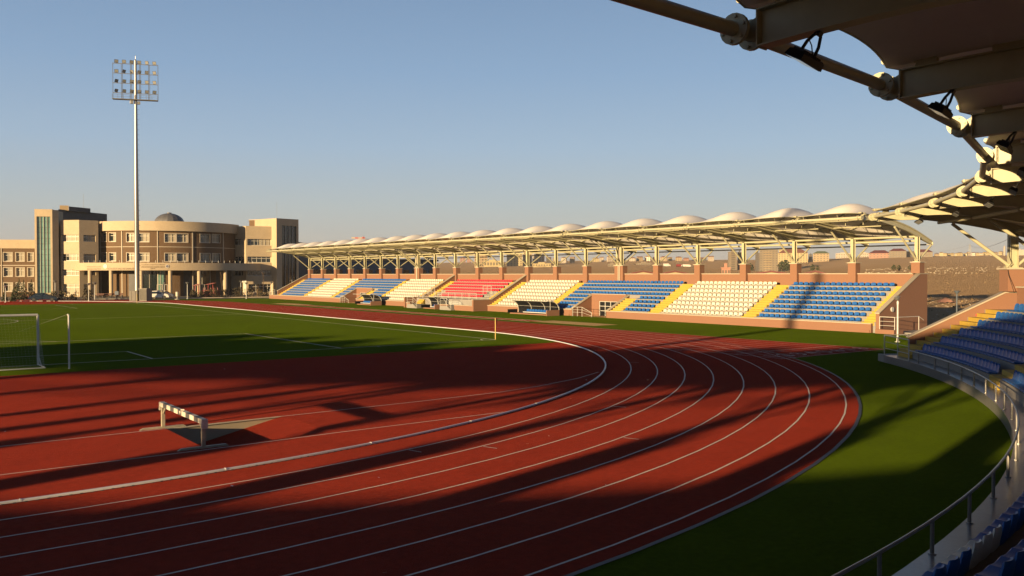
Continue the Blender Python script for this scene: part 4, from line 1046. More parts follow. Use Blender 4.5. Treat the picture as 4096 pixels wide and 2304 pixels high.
letter_line('UYGULAMA VE ARAŞTIRMA MERKEZİ', 612, 1059, 92, .24); letter_line('APPLICATIONS AND RESEARCH CENTER', 612, 1068, 94, .26); letter_line('(TEATR)', 611, 1075.5, 20, .30)
for px, r_ in ((421.5, .40), (669.5, .36)):
    s = can_s(px); p = fcan(s, -.03); n_ = (fcan(s, -.1)-fcan(s, 0)).normalized(); c = L3(p.x+ca0, p.y, fz(1065.5, -8)); nn = R_*n_.x + E_*n_.y
    mb = MB(); mb.use('frame').tube(c, c+nn*.04, r_, 20); mb.use('emblem').tube(c+nn*.041, c+nn*.055, r_*.62, 20); mb.use('frame').tube(c+nn*.056, c+nn*.065, r_*.42 if px < 500 else r_*.2, 16); wp(mb, 'emblem', None, FB)
for px in (351, 438, 562, 681, 800, 908):
    s = can_s(px); p = fcan(min(max(s, .02), .98), .55); mb = MB(); c = L3(p.x+ca0, p.y, -.2); mb.tube(c, c+V((0, 0, fz(1081, -8)+.3)), .38, 16); wp(mb, 'entrance_column', 'stone', FB)
# recessed ground floor of the drum: render panels and glazing
garc = drum_arc(DR-.8, rad(64), FR+.8)
gp = [(0, .11, 'brown'), (.11, .27, 'brown'), (.27, .315, 'slate'), (.315, .36, 'tglass'), (.36, .44, 'glass'), (.44, .49, 'tglass'), (.49, .60, 'brown'), (.60, .66, 'slate'), (.66, .78, 'glass'), (.78, .83, 'brown'), (.83, 1, 'slate')]
for a, b, m_ in gp:
    mb = MB(); n = 6; rows = []
    for i in range(n+1):
        p = garc(a+(b-a)*i/n, 0); q = garc(a+(b-a)*i/n, .3); rows.append([L3(p.x+mid, p.y, -.2), L3(p.x+mid, p.y, fz(1052, -3)+.2), L3(q.x+mid, q.y, fz(1052, -3)+.2), L3(q.x+mid, q.y, -.2)])
    mb.strip(rows, True); o = wp(mb, 'entrance_glazing' if 'glass' in m_ else 'entrance_panel', m_, FB)
    if 'glass' in m_:
        mb = MB()
        for k in (0, .5, 1):
            p = garc(a+(b-a)*k, -.05); c = L3(p.x+mid, p.y, -.2); mb.tube(c, c+V((0, 0, fz(1060, -3))), .06, 4)
        sub(mb, 'mullion', 'frame', o)
for s_ in (.445, .675):
    p, q = garc(s_, -.1), garc(s_+.06, -.1); mb = MB(); a, b = L3(p.x+mid, p.y, 0), L3(q.x+mid, q.y, 0)
    for k in (0, .48, .52, 1): c = a.lerp(b, k); mb.tube(c, c+V((0, 0, 2.4)), .07, 4)
    mb.tube(a+V((0,0,2.4)), b+V((0,0,2.4)), .07, 4); mb.tube(a+V((0,0,.1)), b+V((0,0,.1)), .07, 4); wp(mb, 'entrance_door', 'frame', FB)
# right block
Q0, Q1, Q2, Q3 = A_(915, 6.6), A_(979, 2.2), A_(984, 1.4), A_(1108, 2.3)
zt = fz(898, 2)
w3 = winset([(951, 978), (1024, 1056), (1082, 1104)], [[(934, 975, 3, 2)], [(934, 975, 3, 0)], [(934, 972, 3, 0)]])
wallface('block_wall', 'stone', Q0, Q1, ZB, zt, w3, .5)
wallface('block_wall', 'stone', Q1, Q2, ZB, zt, [], .5)
w4 = winset([(951, 978), (1024, 1049), (1080, 1104), (1138, 1172)], [[(990, 1105, 8, 2)], [(990, 1105, 6, 0)], [(990, 1105, 6, 0)], [(994, 1102, 7, 0)]])
wallface('block_wall', 'stone', Q2, Q3, ZB, zt, w4, .5)
slab('block_core', 'stone', [(Q0[0], Q0[1]+1), (Q1[0], Q1[1]+1.0), (Q2[0]+.2, Q2[1]+1.2), (Q3[0], Q3[1]+1), (Q3[0], 20), (Q0[0], 20)], ZB, zt-.05)
slab('roof_storey', 'brown', [A_(998, 12), A_(1110, 5.5), A_(1112, 14), A_(998, 16)], fz(902, 6), fz(868, 6))
slab('roof_edge', 'cap', [A_(996, 11.8), A_(1110, 5.3), A_(1112, 14.2), A_(996, 16.2)], fz(868, 6), fz(868, 6)+.14)
tower(1107, 1195, .6, 3.6, 8, 863, 1129, 1187, 892, 1165, 'glass')
slab('rear_range', 'slate', [A_(1190, 16), A_(1240, 24), A_(1240, 30), A_(1190, 26)], ZB, fz(1004, 20))
slab('rear_roof', 'slate', [A_(1190, 15.6), A_(1238, 23), A_(1238, 30), A_(1190, 26)], fz(985, 20), fz(964, 20))

# long grey annexe behind the grandstand
AX = empty('annexe_building', at(1480, 1150, 235), 'long low blue-grey building with ribbon windows behind the grandstand', 'building')
AX.location.z = 0
a, b = at(1205, 1096, 226), at(1745, 1096, 262); a.z = b.z = 0; d = (b-a).normalized(); n_ = V((-d.y, d.x, 0)); n_ = -n_ if n_.dot(a) < 0 else n_
def zz(py, r): return at(1480, py, r).z
mb = MB(); q = [a, b, b+n_*14, a+n_*14]; mb.hexa([p+V((0,0,-.5)) for p in q], [p+V((0,0,zz(1042, 244))) for p in q]); wp(mb, 'wall', 'h_blue', AX)
mb = MB(); q = [a-d*.5-n_*.5, b+d*.5-n_*.5, b+d*.5+n_*14.5, a-d*.5+n_*14.5]; mb.hexa([p+V((0,0,zz(1042, 244))) for p in q], [p+V((0,0,zz(1040, 244)+.4)) for p in q]); wp(mb, 'roof', 'slate', AX)
ln = (b-a).length
for i in range(14):
    s0, s1 = a+d*(ln*(i+.12)/14), a+d*(ln*(i+.80)/14); mb = MB(); mb.hexa([s0-n_*.04+V((0,0,zz(1098, 244))), s1-n_*.04+V((0,0,zz(1098, 244))), s1+n_*.2+V((0,0,zz(1098, 244))), s0+n_*.2+V((0,0,zz(1098, 244)))], [s0-n_*.04+V((0,0,zz(1079, 244))), s1-n_*.04+V((0,0,zz(1079, 244))), s1+n_*.2+V((0,0,zz(1079, 244))), s0+n_*.2+V((0,0,zz(1079, 244)))])
    wp(mb, 'window', 'glass', AX)

# ================================================================== FLOODLIGHT MASTS
def mast(name, base, label, H, face):
    r = empty(name, base, label, 'floodlight mast', 'stadium floodlight masts')
    mb = MB(); mb.lathe([(0, -.1), (.8, -.1), (.8, .3), (.44, .32), (.40, H*.3), (.402, H*.3+.01), (.31, H*.62), (.22, H), (.0, H+.3)], n=20); mb.build('pole', 'galv', r)
    mb = MB()
    fx = V((math.cos(face), math.sin(face), 0)); nx = V((fx.y, -fx.x, 0))
    for i in range(int(H*.78/.9)): mb.tube(fx*.3+V((0,0,2.5+.9*i)), fx*.62+V((0,0,2.5+.9*i)), .03, 4)
    mb.build('climbing_rung', 'mastgrey', r)
    zt, zb, hw = H-.2, H-7.0, 3.75
    mb = MB()
    zs = [zt-.45 - 1.74*i for i in range(4)]
    for z in zs: mb.beam(fx*-hw+V((0,0,z)), fx*hw+V((0,0,z)), .09, .09)
    for i in range(6):
        x = -hw+2*hw*i/5
        for dx in ((-.1, .1) if 0 < i < 5 else (0,)): mb.beam(fx*(x+dx)+V((0,0,zb)), fx*(x+dx)+V((0,0,zs[0]+(.1 if i in (0, 5) else 0))), .07, .07, (1, 0, 0))
    mb.build('lamp_frame', 'mastgrey', r)
    mb = MB(); q = [fx*-hw-nx*.1, fx*hw-nx*.1, fx*hw+nx*.9, fx*-hw+nx*.9]; mb.hexa([p+V((0,0,zb-.12)) for p in q], [p+V((0,0,zb)) for p in q]); mb.build('service_deck', 'mastgrey', r)
    mb = MB()
    for z in (.35, .7): mb.tube(fx*-hw+nx*.88+V((0,0,zb+z)), fx*hw+nx*.88+V((0,0,zb+z)), .025, 4)
    for i in range(9): mb.tube(fx*(-hw+2*hw*i/8)+nx*.88+V((0,0,zb)), fx*(-hw+2*hw*i/8)+nx*.88+V((0,0,zb+.72)), .025, 4)
    mb.build('deck_rail', 'mastgrey', r)
    mb = MB(); mb.box(-.95, -.45, -.3, .2, zb-.75, zb-.2); mb.box(.3, .7, -.35, .1, zb-.75, zb-.25); mb.build('control_box', 'greysteel', r)
    mb = MB(); mb.tube((0, 0, H+.2), (0, 0, H+.9), .02, 5); mb.lathe([(0, H+.85), (.07, H+.9), (0, H+1.0)], n=8); mb.build('beacon', 'galv', r)
    for j, z in enumerate(zs):
        for i in range(6):
            x = -hw*.84+2*hw*.84*i/5; c = fx*x+V((0,0,z+.38)); yaw = random.uniform(-.5, .5)+(.5 if i < 2 else 0); dr = (nx*math.cos(yaw)+fx*math.sin(yaw)); dn = (dr - V((0, 0, .45))).normalized(); side = dn.cross(V((0,0,1))).normalized(); upv = side.cross(dn)
            mb = MB(); f_ = [c+side*a*.33+upv*b*.30 for a, b in ((-1,-1),(1,-1),(1,1),(-1,1))]; k_ = [p - dn*.30 + (c-p)*.45 for p in f_]; mb.hexa(f_, k_); mb.beam(c-dn*.1-V((0,0,.3)), c-dn*.1, .08, .05, fx); o = mb.build('lamp', 'black', r)
            mb = MB(); g_ = [c+dn*.006+(p-c)*.86 for p in f_]; mb.hexa(g_, [p+dn*.008 for p in g_]); sub(mb, 'lens', 'lens', o)
    return r
mb_ = at(549, 1190, 172); HM = CAM_H + (1096-222)/F_PX*(mb_.dot(FWD))
mast('floodlight_mast', V((mb_.x, mb_.y, 0)), 'tall floodlight mast with rack of lamps in front of the faculty building', HM-1.0, math.atan2(RGT.y, RGT.x)+rad(15))
mast('floodlight_mast', V((-61.3, 12.3, 0)), 'tall floodlight mast behind the curved stand, seen only by its shadow', HM, rad(30))
HAZE = 0.00012
# ================================================================== FORECOURT THINGS
def gnd(px, r): p = at(px, 1096, r); p.z = terrain(p.x, p.y); return p
YAWF = math.atan2(RGT.y, RGT.x)
def rlen(px0, px1, r): return (at(px1, 1096, r)-at(px0, 1096, r)).length
def make_car(loc, heading, paint, label, L=4.4, hatch=False):
    r = empty('parked_car', loc, label, 'car', 'cars parked in front of the faculty', heading); w_ = .86
    if hatch: side = [(-L/2, .35), (-L/2, .85), (-L/2+.25, 1.05), (-L/2+.75, 1.46), (.15, 1.52), (1.15, 1.05), (L/2-.12, .80), (L/2, .55), (L/2, .30)]
    else: side = [(-L/2, .35), (-L/2+.02, .82), (-L/2+.55, .95), (-L/2+1.25, 1.40), (.25, 1.43), (1.05, .98), (L/2-.2, .78), (L/2, .55), (L/2, .30)]
    mb = MB(); rows = []
    for k, sc in ((-1, .90), (-.93, 1), (.93, 1), (1, .90)):
        rows.append([V((x*(1 if abs(k) < 1 else .985), w_*k*(1 if z < 1.0 else .82), .3+(z-.3)*sc)) for x, z in side])
    mb.strip(rows); mb.add(rows[0], [tuple(range(len(side)))]); mb.add(rows[-1], [tuple(range(len(side)))[::-1]]); mb.add([p for row in (rows[0], rows[-1]) for p in (row[0], row[-1])], [(0, 1, 3, 2)])
    mb.build('body', paint, r, sharp=.5)
    top = [p for p in side if p[1] > .93]; x0, x1 = top[0][0]+.12, top[-1][0]-.08; xa, xb = top[1][0]+.06, top[-2][0]-.02
    for s in (-1, 1):
        mb = MB(); mb.prism([(x0+.18, s*.80, .99), (x1-.2, s*.80, .99), (xb-.02, s*.715, 1.36), (xa+.08, s*.715, 1.36)], (0, s*.012, 0)); mb.build('side_window', 'glass', r)
    for (xa_, za), (xb_, zb), nm_ in ((top[-1], top[-2], 'windscreen'), (top[0], top[1], 'rear_window')):
        o_ = .015 if nm_ == 'windscreen' else -.015; mb = MB(); a, b = V((xa_, 0, za)), V((xb_, 0, zb)); k0, k1 = a.lerp(b, .08), a.lerp(b, .9); mb.hexa([k0+V((o_,-.66,.01)), k0+V((o_,.66,.01)), k1+V((o_,.6,.01)), k1+V((o_,-.6,.01))], [k0+V((o_,-.66,.03)), k0+V((o_,.66,.03)), k1+V((o_,.6,.03)), k1+V((o_,-.6,.03))]); mb.build(nm_, 'glass', r)
    for x in (-L/2+.85, L/2-.85):
        for s in (-1, 1):
            mb = MB(); mb.tube((x, s*.66, .32), (x, s*.87, .32), .32, 18); o = mb.build('wheel', 'tyre', r); mb = MB(); mb.tube((x, s*.865, .32), (x, s*.882, .32), .21, 14); sub(mb, 'rim', 'rim', o)
    for s in (-1, 1):
        mb = MB(); mb.box(L/2-.16, L/2-.02, s*.62-.17, s*.62+.17, .60, .72); mb.build('headlight', 'galv', r)
        mb = MB(); mb.box(-L/2-.012, -L/2+.1, s*.66-.14, s*.66+.14, .70, .86); mb.build('tail_light', 'redlens', r)
        mb = MB(); mb.box(.78, .95, s*.88-.07, s*.88+.09, .93, 1.06); mb.build('mirror', paint, r)
make_car(gnd(176, 168), YAWF+rad(13), 'carblack', 'dark blue sedan parked among small conifers by the left tower', 4.5)
make_car(gnd(633, 175), YAWF+rad(8), 'carwhite', 'white hatchback parked beside the grey cabinets under the floodlight mast', 4.1, True)
make_car(gnd(650, 181), YAWF+rad(10), 'carsilver', 'silver car mostly hidden behind the white hatchback', 4.2, True)
# cabinets
def cabinet(px0, px1, pyt, r, m, label, ribs):
    c = gnd((px0+px1)/2, r); w_ = rlen(px0, px1, r); h = at(0, pyt, 1).z; z = at((px0+px1)/2, pyt, r).z
    o = empty('service_cabinet', c, label, 'cabinet', 'service cabinets under the mast', YAWF+rad(-6))
    mb = MB(); mb.box(-w_/2, w_/2, -.9, .9, -.1, z); mb.build('housing', m, o)
    mb = MB(); mb.box(-w_/2-.05, w_/2+.05, -.96, .96, z, z+.06); mb.build('lid', m, o)
    mb = MB()
    for i in range(ribs): x = -w_/2+w_*(i+.5)/ribs; mb.box(x-.05, x+.05, -.94, -.9, .1, z-.05)
    mb.build('rib' if ribs > 3 else 'door_edge', 'cab_a', o)
cabinet(525, 562, 1164, 164, 'cab_a', 'smooth grey cabinet left of the white ribbed one under the mast', 2)
cabinet(564, 599, 1155, 163.5, 'cab_b', 'pale ribbed cabinet beside white hatchback under the mast', 9)

def foliage(mb, c, fn, n, size, seed=0):
    rnd = random.Random(seed)
    for _ in range(n):
        p, s = fn(rnd); p = V(c)+p; d = V((rnd.gauss(0, 1), rnd.gauss(0, 1), rnd.gauss(0, .7))).normalized(); x = d.orthogonal().normalized(); y = d.cross(x); s *= size*rnd.uniform(.6, 1.4)
        mb.quad(p-x*s, p+y*s*.5, p+x*s, p-y*s*.5)
def conifer(px, r, h, label, seed):
    o = empty('conifer', gnd(px, r), label, 'tree', 'small conifers by the faculty'); mb = MB(); mb.tube((0, 0, -.1), (0, 0, h*.95), .06, 6, .015); mb.build('trunk', 'bark', o)
    mb = MB()
    def fn(rn):
        z = rn.random()**1.3; tier = .82+.3*math.sin(z*26); rr = (1-z)*h*.30*tier*math.sqrt(rn.uniform(.15, 1)); a = rn.uniform(0, 6.283); return V((rr*math.cos(a), rr*math.sin(a), .12*h+z*h*.88-rr*.15)), 1-.5*z
    foliage(mb, (0, 0, 0), fn, 420, .15, seed); mb.build('crown', 'conifer', o, recalc=False)
for i, (px, r, h, lab) in enumerate([(60, 172, 3.2, 'leftmost small dark conifer against the brown wing'), (76, 171, 3.9, 'tallest dark conifer left of the dark sedan'), (94, 172, 3.6, 'dark conifer between the tallest one and the dark sedan'), (125, 173, 3.7, 'dark conifer behind the tail of the dark sedan'), (18, 170, 1.8, 'low dark conifer beside lamp post at the left wing'), (50, 169, 1.7, 'low bushy conifer left of the taller conifers')]): conifer(px, r, h, lab, i)
def shrub(px, r, h, w_, label, seed, m='shrub'):
    o = empty('shrub', gnd(px, r), label, 'shrub', 'shrubs planted along the forecourt'); mb = MB()
    def fn(rn):
        a = rn.uniform(0, 6.283); q = rn.random()**.5; t = rn.random(); return V((w_*q*math.cos(a)*(1-t*.5), w_*q*math.sin(a)*(1-t*.5), h*t)), 1
    foliage(mb, (0, 0, .05), fn, 240, .13, seed); mb.build('foliage', m, o, recalc=False); mb = MB(); mb.tube((0, 0, -.1), (0, 0, h*.7), .03, 5); mb.build('stem', 'bark', o)
for i, (px, r, h, w_, lab) in enumerate([(215, 170, 1.6, .8, 'brown shrub behind bonnet of the dark sedan'), (250, 170, 1.7, .9, 'brown shrub left of the pale storefront'), (290, 172, 1.0, .9, 'low dark shrub in front of the pale storefront'), (345, 168, 2.2, .8, 'upright brown shrub by the first canopy column'), (358, 168, 1.8, .7, 'smaller brown shrub right of the upright one'),
    (770, 180, 1.5, .7, 'dark shrub left end of the red pergola bed'), (783, 180, 1.2, .6, 'small dark shrub under the red pergola'), (805, 180, 1.3, .6, 'small shrub by third canopy column'), (825, 181, 1.2, .7, 'round shrub right of the canopy column'), (843, 181, 1.6, .6, 'olive shrub in front of the red exercise frames'), (868, 181, 1.4, .8, 'dark shrub at the right end of the red frames'), (900, 182, 1.5, .8, 'dark shrub below the bare sapling'), (935, 182, 1.9, .9, 'olive shrub mid way along the planted bed'), (960, 182, 1.9, .9, 'dark shrub before the white doorway sign'), (998, 183, 1.7, 1.0, 'wide dark shrub before the right glass front'), (1040, 183, 1.6, .8, 'dark shrub near right tower lamp post'), (1065, 184, 1.4, .7, 'last dark shrub before the grandstand end')]): shrub(px, r, h, w_, lab, 40+i)
def sapling(px, r, h, label, seed):
    rn = random.Random(seed); o = empty('sapling', gnd(px, r), label, 'young tree', 'bare staked saplings along the forecourt'); mb = MB(); pts = [V((rn.gauss(0, .03)*i, rn.gauss(0, .03)*i, h*i/6)) for i in range(7)]
    mb.path(pts, .045, 6)
    for i in range(9): p = pts[3+i % 3]; a = rn.uniform(0, 6.28); mb.tube(p, p+V((.35*math.cos(a), .35*math.sin(a), .8)), .018, 4, .006)
    mb.build('trunk', 'bark', o); mb = MB()
    for s in (-.3, .3): mb.tube((s, 0, -.1), (s, 0, 1.5), .045, 6)
    mb.beam((-.3, 0, 1.4), (.3, 0, 1.4), .05, .05); mb.build('stake', 'stake', o)
for i, (px, r, h) in enumerate([(833, 182, 1.7), (857, 182, 1.8), (886, 182, 5.0), (920, 182, 4.0), (953, 183, 2.0), (1014, 183, 2.0), (1034, 183, 2.2), (1052, 184, 5.2), (305, 169, 1.6), (268, 169, 1.6)]): sapling(px, r, h, f'bare staked sapling, {ORD[i]} along the forecourt bed' if i < 8 else ('thin staked sapling in front of the pale storefront' if i == 8 else 'thin staked sapling left of the pale storefront'), i)
def street_lamp(px, r, pyt, label):
    b = gnd(px, r); h = at(px, pyt, r).z-b.z; o = empty('street_lamp', b, label, 'street lamp', 'lamp posts on the forecourt'); mb = MB(); mb.lathe([(0, 0), (.14, 0), (.14, .1), (.07, .12), (.05, h-.3), (0, h-.3)], n=8); mb.build('pole', 'rail', o)
    mb = MB(); mb.lathe([(.03, h-.35), (.12, h-.25), (.34, h), (.36, h+.04), (0, h+.08)], n=10); mb.build('lamp_head', 'galv', o)
for px, r, pyt, lab in [(21, 165, 1143, 'lamp post in front of the brown left wing'), (220, 172, 1123, 'lamp post between left tower and pale storefront'), (354, 165, 1134, 'lamp post by first canopy column'), (378, 170, 1131, 'lamp post right of first canopy column'), (657, 180, 1131, 'grey lamp post behind the silver car'), (749, 172, 1130, 'lamp post with small box right of the glass entrance'), (963, 184, 1124, 'lamp post left of the white doorway sign'), (985, 170, 1131, 'nearest lamp post before the right block'), (1086, 184, 1128, 'lamp post by the right glass front'), (1168, 188, 1120, 'lamp post top just above the grandstand end wall')]: street_lamp(px, r, pyt, lab)
def pergola(px0, px1, r, h, label):
    b = gnd((px0+px1)/2, r); w_ = rlen(px0, px1, r); o = empty('pergola', b, label, 'pergola', 'red pergolas of the outdoor gym', YAWF)
    for s in (-1, 1):
        mb = MB(); mb.tube((s*w_*.36, 0, 0), (s*w_*.30, 0, h*.92), .09, 8); mb.build('post', 'redsteel', o)
    mb = MB()
    for i in range(5): mb.beam((-w_/2, -.9+.45*i, h-.35), (w_/2, -.9+.45*i, h), .16, .05)
    mb.build('slatted_roof', 'redsteel', o); mb = MB(); mb.box(-w_*.36, w_*.36, -.25, .25, .4, .48); mb.build('bench_seat', 'redsteel', o)
pergola(775, 798, 186, 2.6, 'red pergola left of the third canopy column'); pergola(826, 858, 186, 2.8, 'larger red pergola right of the third canopy column')
def gym(px, r, label):
    o = empty('exercise_frame', gnd(px, r), label, 'exercise machine', 'red outdoor gym machines', YAWF); mb = MB(); mb.tube((0, 0, 0), (0, 0, 1.9), .06, 6); mb.tube((-.4, 0, 1.3), (.4, 0, 1.3), .05, 6); mb.path([(-.5, 0, 0), (-.35, 0, .8), (.3, 0, .9), (.5, 0, 0)], .05, 6); mb.build('frame', 'redsteel', o); mb = MB(); mb.box(-.35, .35, -.2, .2, .62, .70); mb.build('seat', 'redsteel', o)
for i, px in enumerate((814, 821, 843, 855, 870)): gym(px, 184, f'red outdoor gym machine, {ORD[i]} from the canopy column')
def bench(px, r, label):
    o = empty('bench', gnd(px, r), label, 'bench', 'benches under the canopy', YAWF); mb = MB(); mb.box(-.75, .75, -.25, .2, .42, .48); mb.build('seat', 'bench', o); mb = MB(); mb.box(-.75, .75, .2, .26, .55, .85); mb.build('backrest', 'bench', o)
    for s in (-.6, .6): mb = MB(); mb.box(s-.05, s+.05, -.2, .24, 0, .42); mb.build('leg', 'slate', o)
for px, lab in ((398, 'reddish bench between first two canopy columns'), (430, 'reddish bench beside second canopy column'), (450, 'reddish bench just right of second column'), (474, 'longest reddish bench before the brown panel')): bench(px, 188, lab)
b = gnd(708, 170); o = empty('litter_bin', b, 'white litter bin on thin stand before the glass entrance', 'bin'); mb = MB(); mb.lathe([(0, 0), (.45, 0), (.45, .08), (.06, .12), (.06, .5), (.25, .55), (.28, 1.35), (0, 1.4)], n=10); mb.build('drum', 'frame', o)
b = gnd(466, 174); o = empty('parking_sign', b, 'small blue parking sign on short foot before the benches', 'sign', None, YAWF); mb = MB(); mb.lathe([(0, 0), (.35, 0), (.3, .1), (.04, .15), (.04, 1.0), (0, 1.0)], n=8); mb.build('foot', 'slate', o); mb = MB(); mb.box(-.33, .33, -.03, .03, .85, 1.5); mb.build('panel', 'h_blue', o)
b = gnd(976, 186); o = empty('totem_sign', b, 'white hanging sign box on a post before the right block', 'sign', None, YAWF); mb = MB(); mb.box(-.1, .1, -.1, .1, 0, 3.2); mb.box(-.7, .5, -.1, .1, 2.9, 3.2); mb.build('post', 'frame', o); mb = MB(); mb.box(.1, .5, -.15, .15, 1.6, 2.9); mb.build('panel', 'frame', o)
mb = MB(); p, q = gnd(340, 176), gnd(1075, 180); mb.beam(p+V((0,0,.05)), q+V((0,0,.05)), .5, .12); struct('kerb', mb, 'cap')
mb = MB(); p, q = gnd(760, 181.5), gnd(1090, 184.5); mb.beam(p+V((0,0,.0)), q+V((0,0,.0)), 4, .14); struct('planting_bed', mb, 'earth')

# ================================================================== FAR BUILDINGS
def house(px0, px1, pyt, r, m, label, roof='flat', fl=2, nc=3, pyb=None, name='house', cat='house', grp=None, yaw=0.0, shade=None, roofm='tile', deep=.75, balc=False):
    c = at((px0+px1)/2, 1096, r); c.z = terrain(c.x, c.y); w_ = rlen(px0, px1, r)
    z1 = at((px0+px1)/2, pyt, r).z - c.z; zb = -2.0
    if pyb: zb = min(-1, at((px0+px1)/2, pyb, r).z - c.z)
    if z1 < 2: z1 = 2.5
    dir_ = V((c.x, c.y, 0)).normalized(); h = math.atan2(-dir_.x, dir_.y)
    w_ = w_/(math.cos(yaw)+deep*abs(math.sin(yaw))*.8)
    o = empty(name, c, label, cat, grp, h+yaw); d_ = w_*deep if w_ < 40 else 18
    mb = MB(); mb.box(-w_/2, w_/2, 0, d_, zb, z1); mb.build('wall', m, o)
    hw = min(3.2, (z1-max(zb, 0))/fl)
    if roof == 'flat': mb = MB(); mb.box(-w_/2-.25, w_/2+.25, -.25, d_+.25, z1, z1+.35); mb.box(-w_*.2, w_*.15, d_*.3, d_*.7, z1+.35, z1+1.8); mb.build('roof', m, o)
    else:
        k = min(w_, d_)*.22; mb = MB(); e = .5; rl = w_*.25 if roof == 'hip' else w_/2
        mb.add([(-w_/2-e, -e, z1), (w_/2+e, -e, z1), (w_/2+e, d_+e, z1), (-w_/2-e, d_+e, z1), (-rl, d_/2, z1+k), (rl, d_/2, z1+k)], [(0, 1, 5, 4), (2, 3, 4, 5), (1, 2, 5), (3, 0, 4), (3, 2, 1, 0)]); mb.build('roof', roofm, o)
    fh = z1/fl if zb > -1.5 else (z1-zb)/fl; base = 0 if zb > -2.5 else zb
    fh = (z1-base)/fl; me = None
    for j in range(fl):
        for i in range(nc):
            x = -w_/2+w_*(i+.5)/nc; z = base+fh*(j+.5); ww, wh = w_/nc*.24, fh*.24
            mb = MB(); mb.box(x-ww, x+ww, -.10, .05, z-wh, z+wh); mb.build('window', 'hwin', o)
        if balc: mb = MB(); z = base+fh*j; mb.box(-w_*.28, w_*.16, -1.3, -.11, z, z+.25*fh); mb.build('balcony', 'h_cream', o)
    return o
G1_ = 'houses along the far ridge'
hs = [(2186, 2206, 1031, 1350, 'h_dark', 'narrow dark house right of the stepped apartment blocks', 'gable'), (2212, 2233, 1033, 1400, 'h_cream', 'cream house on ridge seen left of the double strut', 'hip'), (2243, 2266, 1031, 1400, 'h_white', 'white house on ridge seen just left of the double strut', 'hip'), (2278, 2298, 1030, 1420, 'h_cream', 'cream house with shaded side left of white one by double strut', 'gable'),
 (2370, 2396, 1034, 1450, 'h_yellow', 'yellowish house right of the double pier', 'hip'), (2398, 2415, 1030, 1480, 'h_white', 'small white house between two taller ridge houses', 'gable'), (2430, 2456, 1027, 1450, 'h_white', 'tall white house above the unfinished brick tower', 'hip'), (2460, 2476, 1030, 1470, 'h_pink', 'pinkish house behind the single pier', 'gable'), (2516, 2543, 1033, 1450, 'h_white', 'broad white house with two window rows', 'hip'), (2549, 2573, 1029, 1460, 'h_cream', 'cream house with steep gable on ridge', 'gable'), (2577, 2603, 1027, 1470, 'h_white', 'white house with pointed roof beside the cream gable', 'hip'), (2612, 2626, 1030, 1480, 'h_pink', 'slim pink house on ridge', 'gable'), (2640, 2668, 1029, 1450, 'h_cream', 'cream house left of the next pier', 'hip'), (2672, 2690, 1031, 1480, 'h_yellow', 'low yellow house beside the cream one', 'gable'),
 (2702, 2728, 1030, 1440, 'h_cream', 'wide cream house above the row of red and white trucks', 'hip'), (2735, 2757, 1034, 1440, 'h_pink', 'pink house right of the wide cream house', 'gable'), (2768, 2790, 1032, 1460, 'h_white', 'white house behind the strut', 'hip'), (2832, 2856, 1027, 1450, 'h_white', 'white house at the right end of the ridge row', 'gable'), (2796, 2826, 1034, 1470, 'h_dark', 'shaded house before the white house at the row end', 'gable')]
for a, b_, t, r, m_, lab, rf in hs: house(a, b_, t, r, m_, lab, rf, 3, 3, None, 'house', 'house', G1_, random.uniform(-.35, .35))
AP = 'apartment blocks beyond the grandstand'
house(1898, 1950, 1000, 1150, 'h_cream', 'pale apartment block far left behind the roof', 'flat', 6, 4, 1062, 'apartment_block', 'building', AP)
house(1935, 2005, 1044, 1120, 'h_yellow', 'long low yellow building left of stepped apartment blocks', 'flat', 1, 6, 1066, 'apartment_block', 'building', AP)
house(2027, 2090, 1014, 1200, 'h_yellow', 'tall stepped apartment block, left part', 'flat', 7, 5, 1070, 'apartment_block', 'building', AP)
house(2092, 2128, 1004, 1230, 'h_cream', 'tallest cream apartment block of the stepped group', 'flat', 8, 4, 1070, 'apartment_block', 'building', AP)
house(2130, 2178, 1018, 1260, 'h_white', 'right hand white apartment block of the stepped group', 'flat', 6, 4, 1060, 'apartment_block', 'building', AP)
house(2130, 2204, 1055, 1000, 'h_yellow', 'glazed balcony apartment block standing lower than the stepped group', 'flat', 4, 7, 1100, 'apartment_block', 'building', AP, 0, None, 'tile', .5, True)
house(2431, 2465, 1060, 950, 'h_grey', 'unfinished brown concrete tower with open floors', 'flat', 5, 3, 1100, 'unfinished_tower', 'building', AP)
house(2545, 2606, 1058, 1100, 'h_grey', 'long unfinished low concrete frame on hillside', 'flat', 1, 7, 1064, 'unfinished_block', 'building', AP)
house(2915, 2950, 1008, 1000, 'h_grey', 'grey ribbed tower block with dark side', 'flat', 9, 1, 1088, 'tower_block', 'building', AP, .25)
house(2950, 2966, 1009, 1012, 'h_dark', 'dark side of the grey ribbed tower, shade put in its wall colour', 'flat', 9, 1, 1088, 'tower_block', 'building', AP)  # grey tower's dark side as its own box, shade put into the colour
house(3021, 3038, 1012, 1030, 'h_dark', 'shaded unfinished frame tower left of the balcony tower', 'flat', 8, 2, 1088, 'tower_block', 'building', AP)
house(3038, 3112, 1000, 1000, 'h_grey', 'broad unfinished tower block with rows of balconies', 'flat', 9, 6, 1088, 'tower_block', 'building', AP, 0, None, 'tile', .6, True)
house(3112, 3231, 1012, 1300, 'h_yellow', 'long yellow four storey building with red roof', 'hip', 5, 11, 1055, 'apartment_block', 'building', AP, 0, None, 'tile')
house(3115, 3167, 996, 1500, 'h_yellow', 'yellow block rising behind the red roofed building', 'flat', 5, 6, 1040, 'apartment_block', 'building', AP)
house(3252, 3316, 1014, 1300, 'h_cream', 'cream house block with green pitched roof', 'hip', 4, 5, 1052, 'apartment_block', 'building', AP, 0, None, 'green_roof')
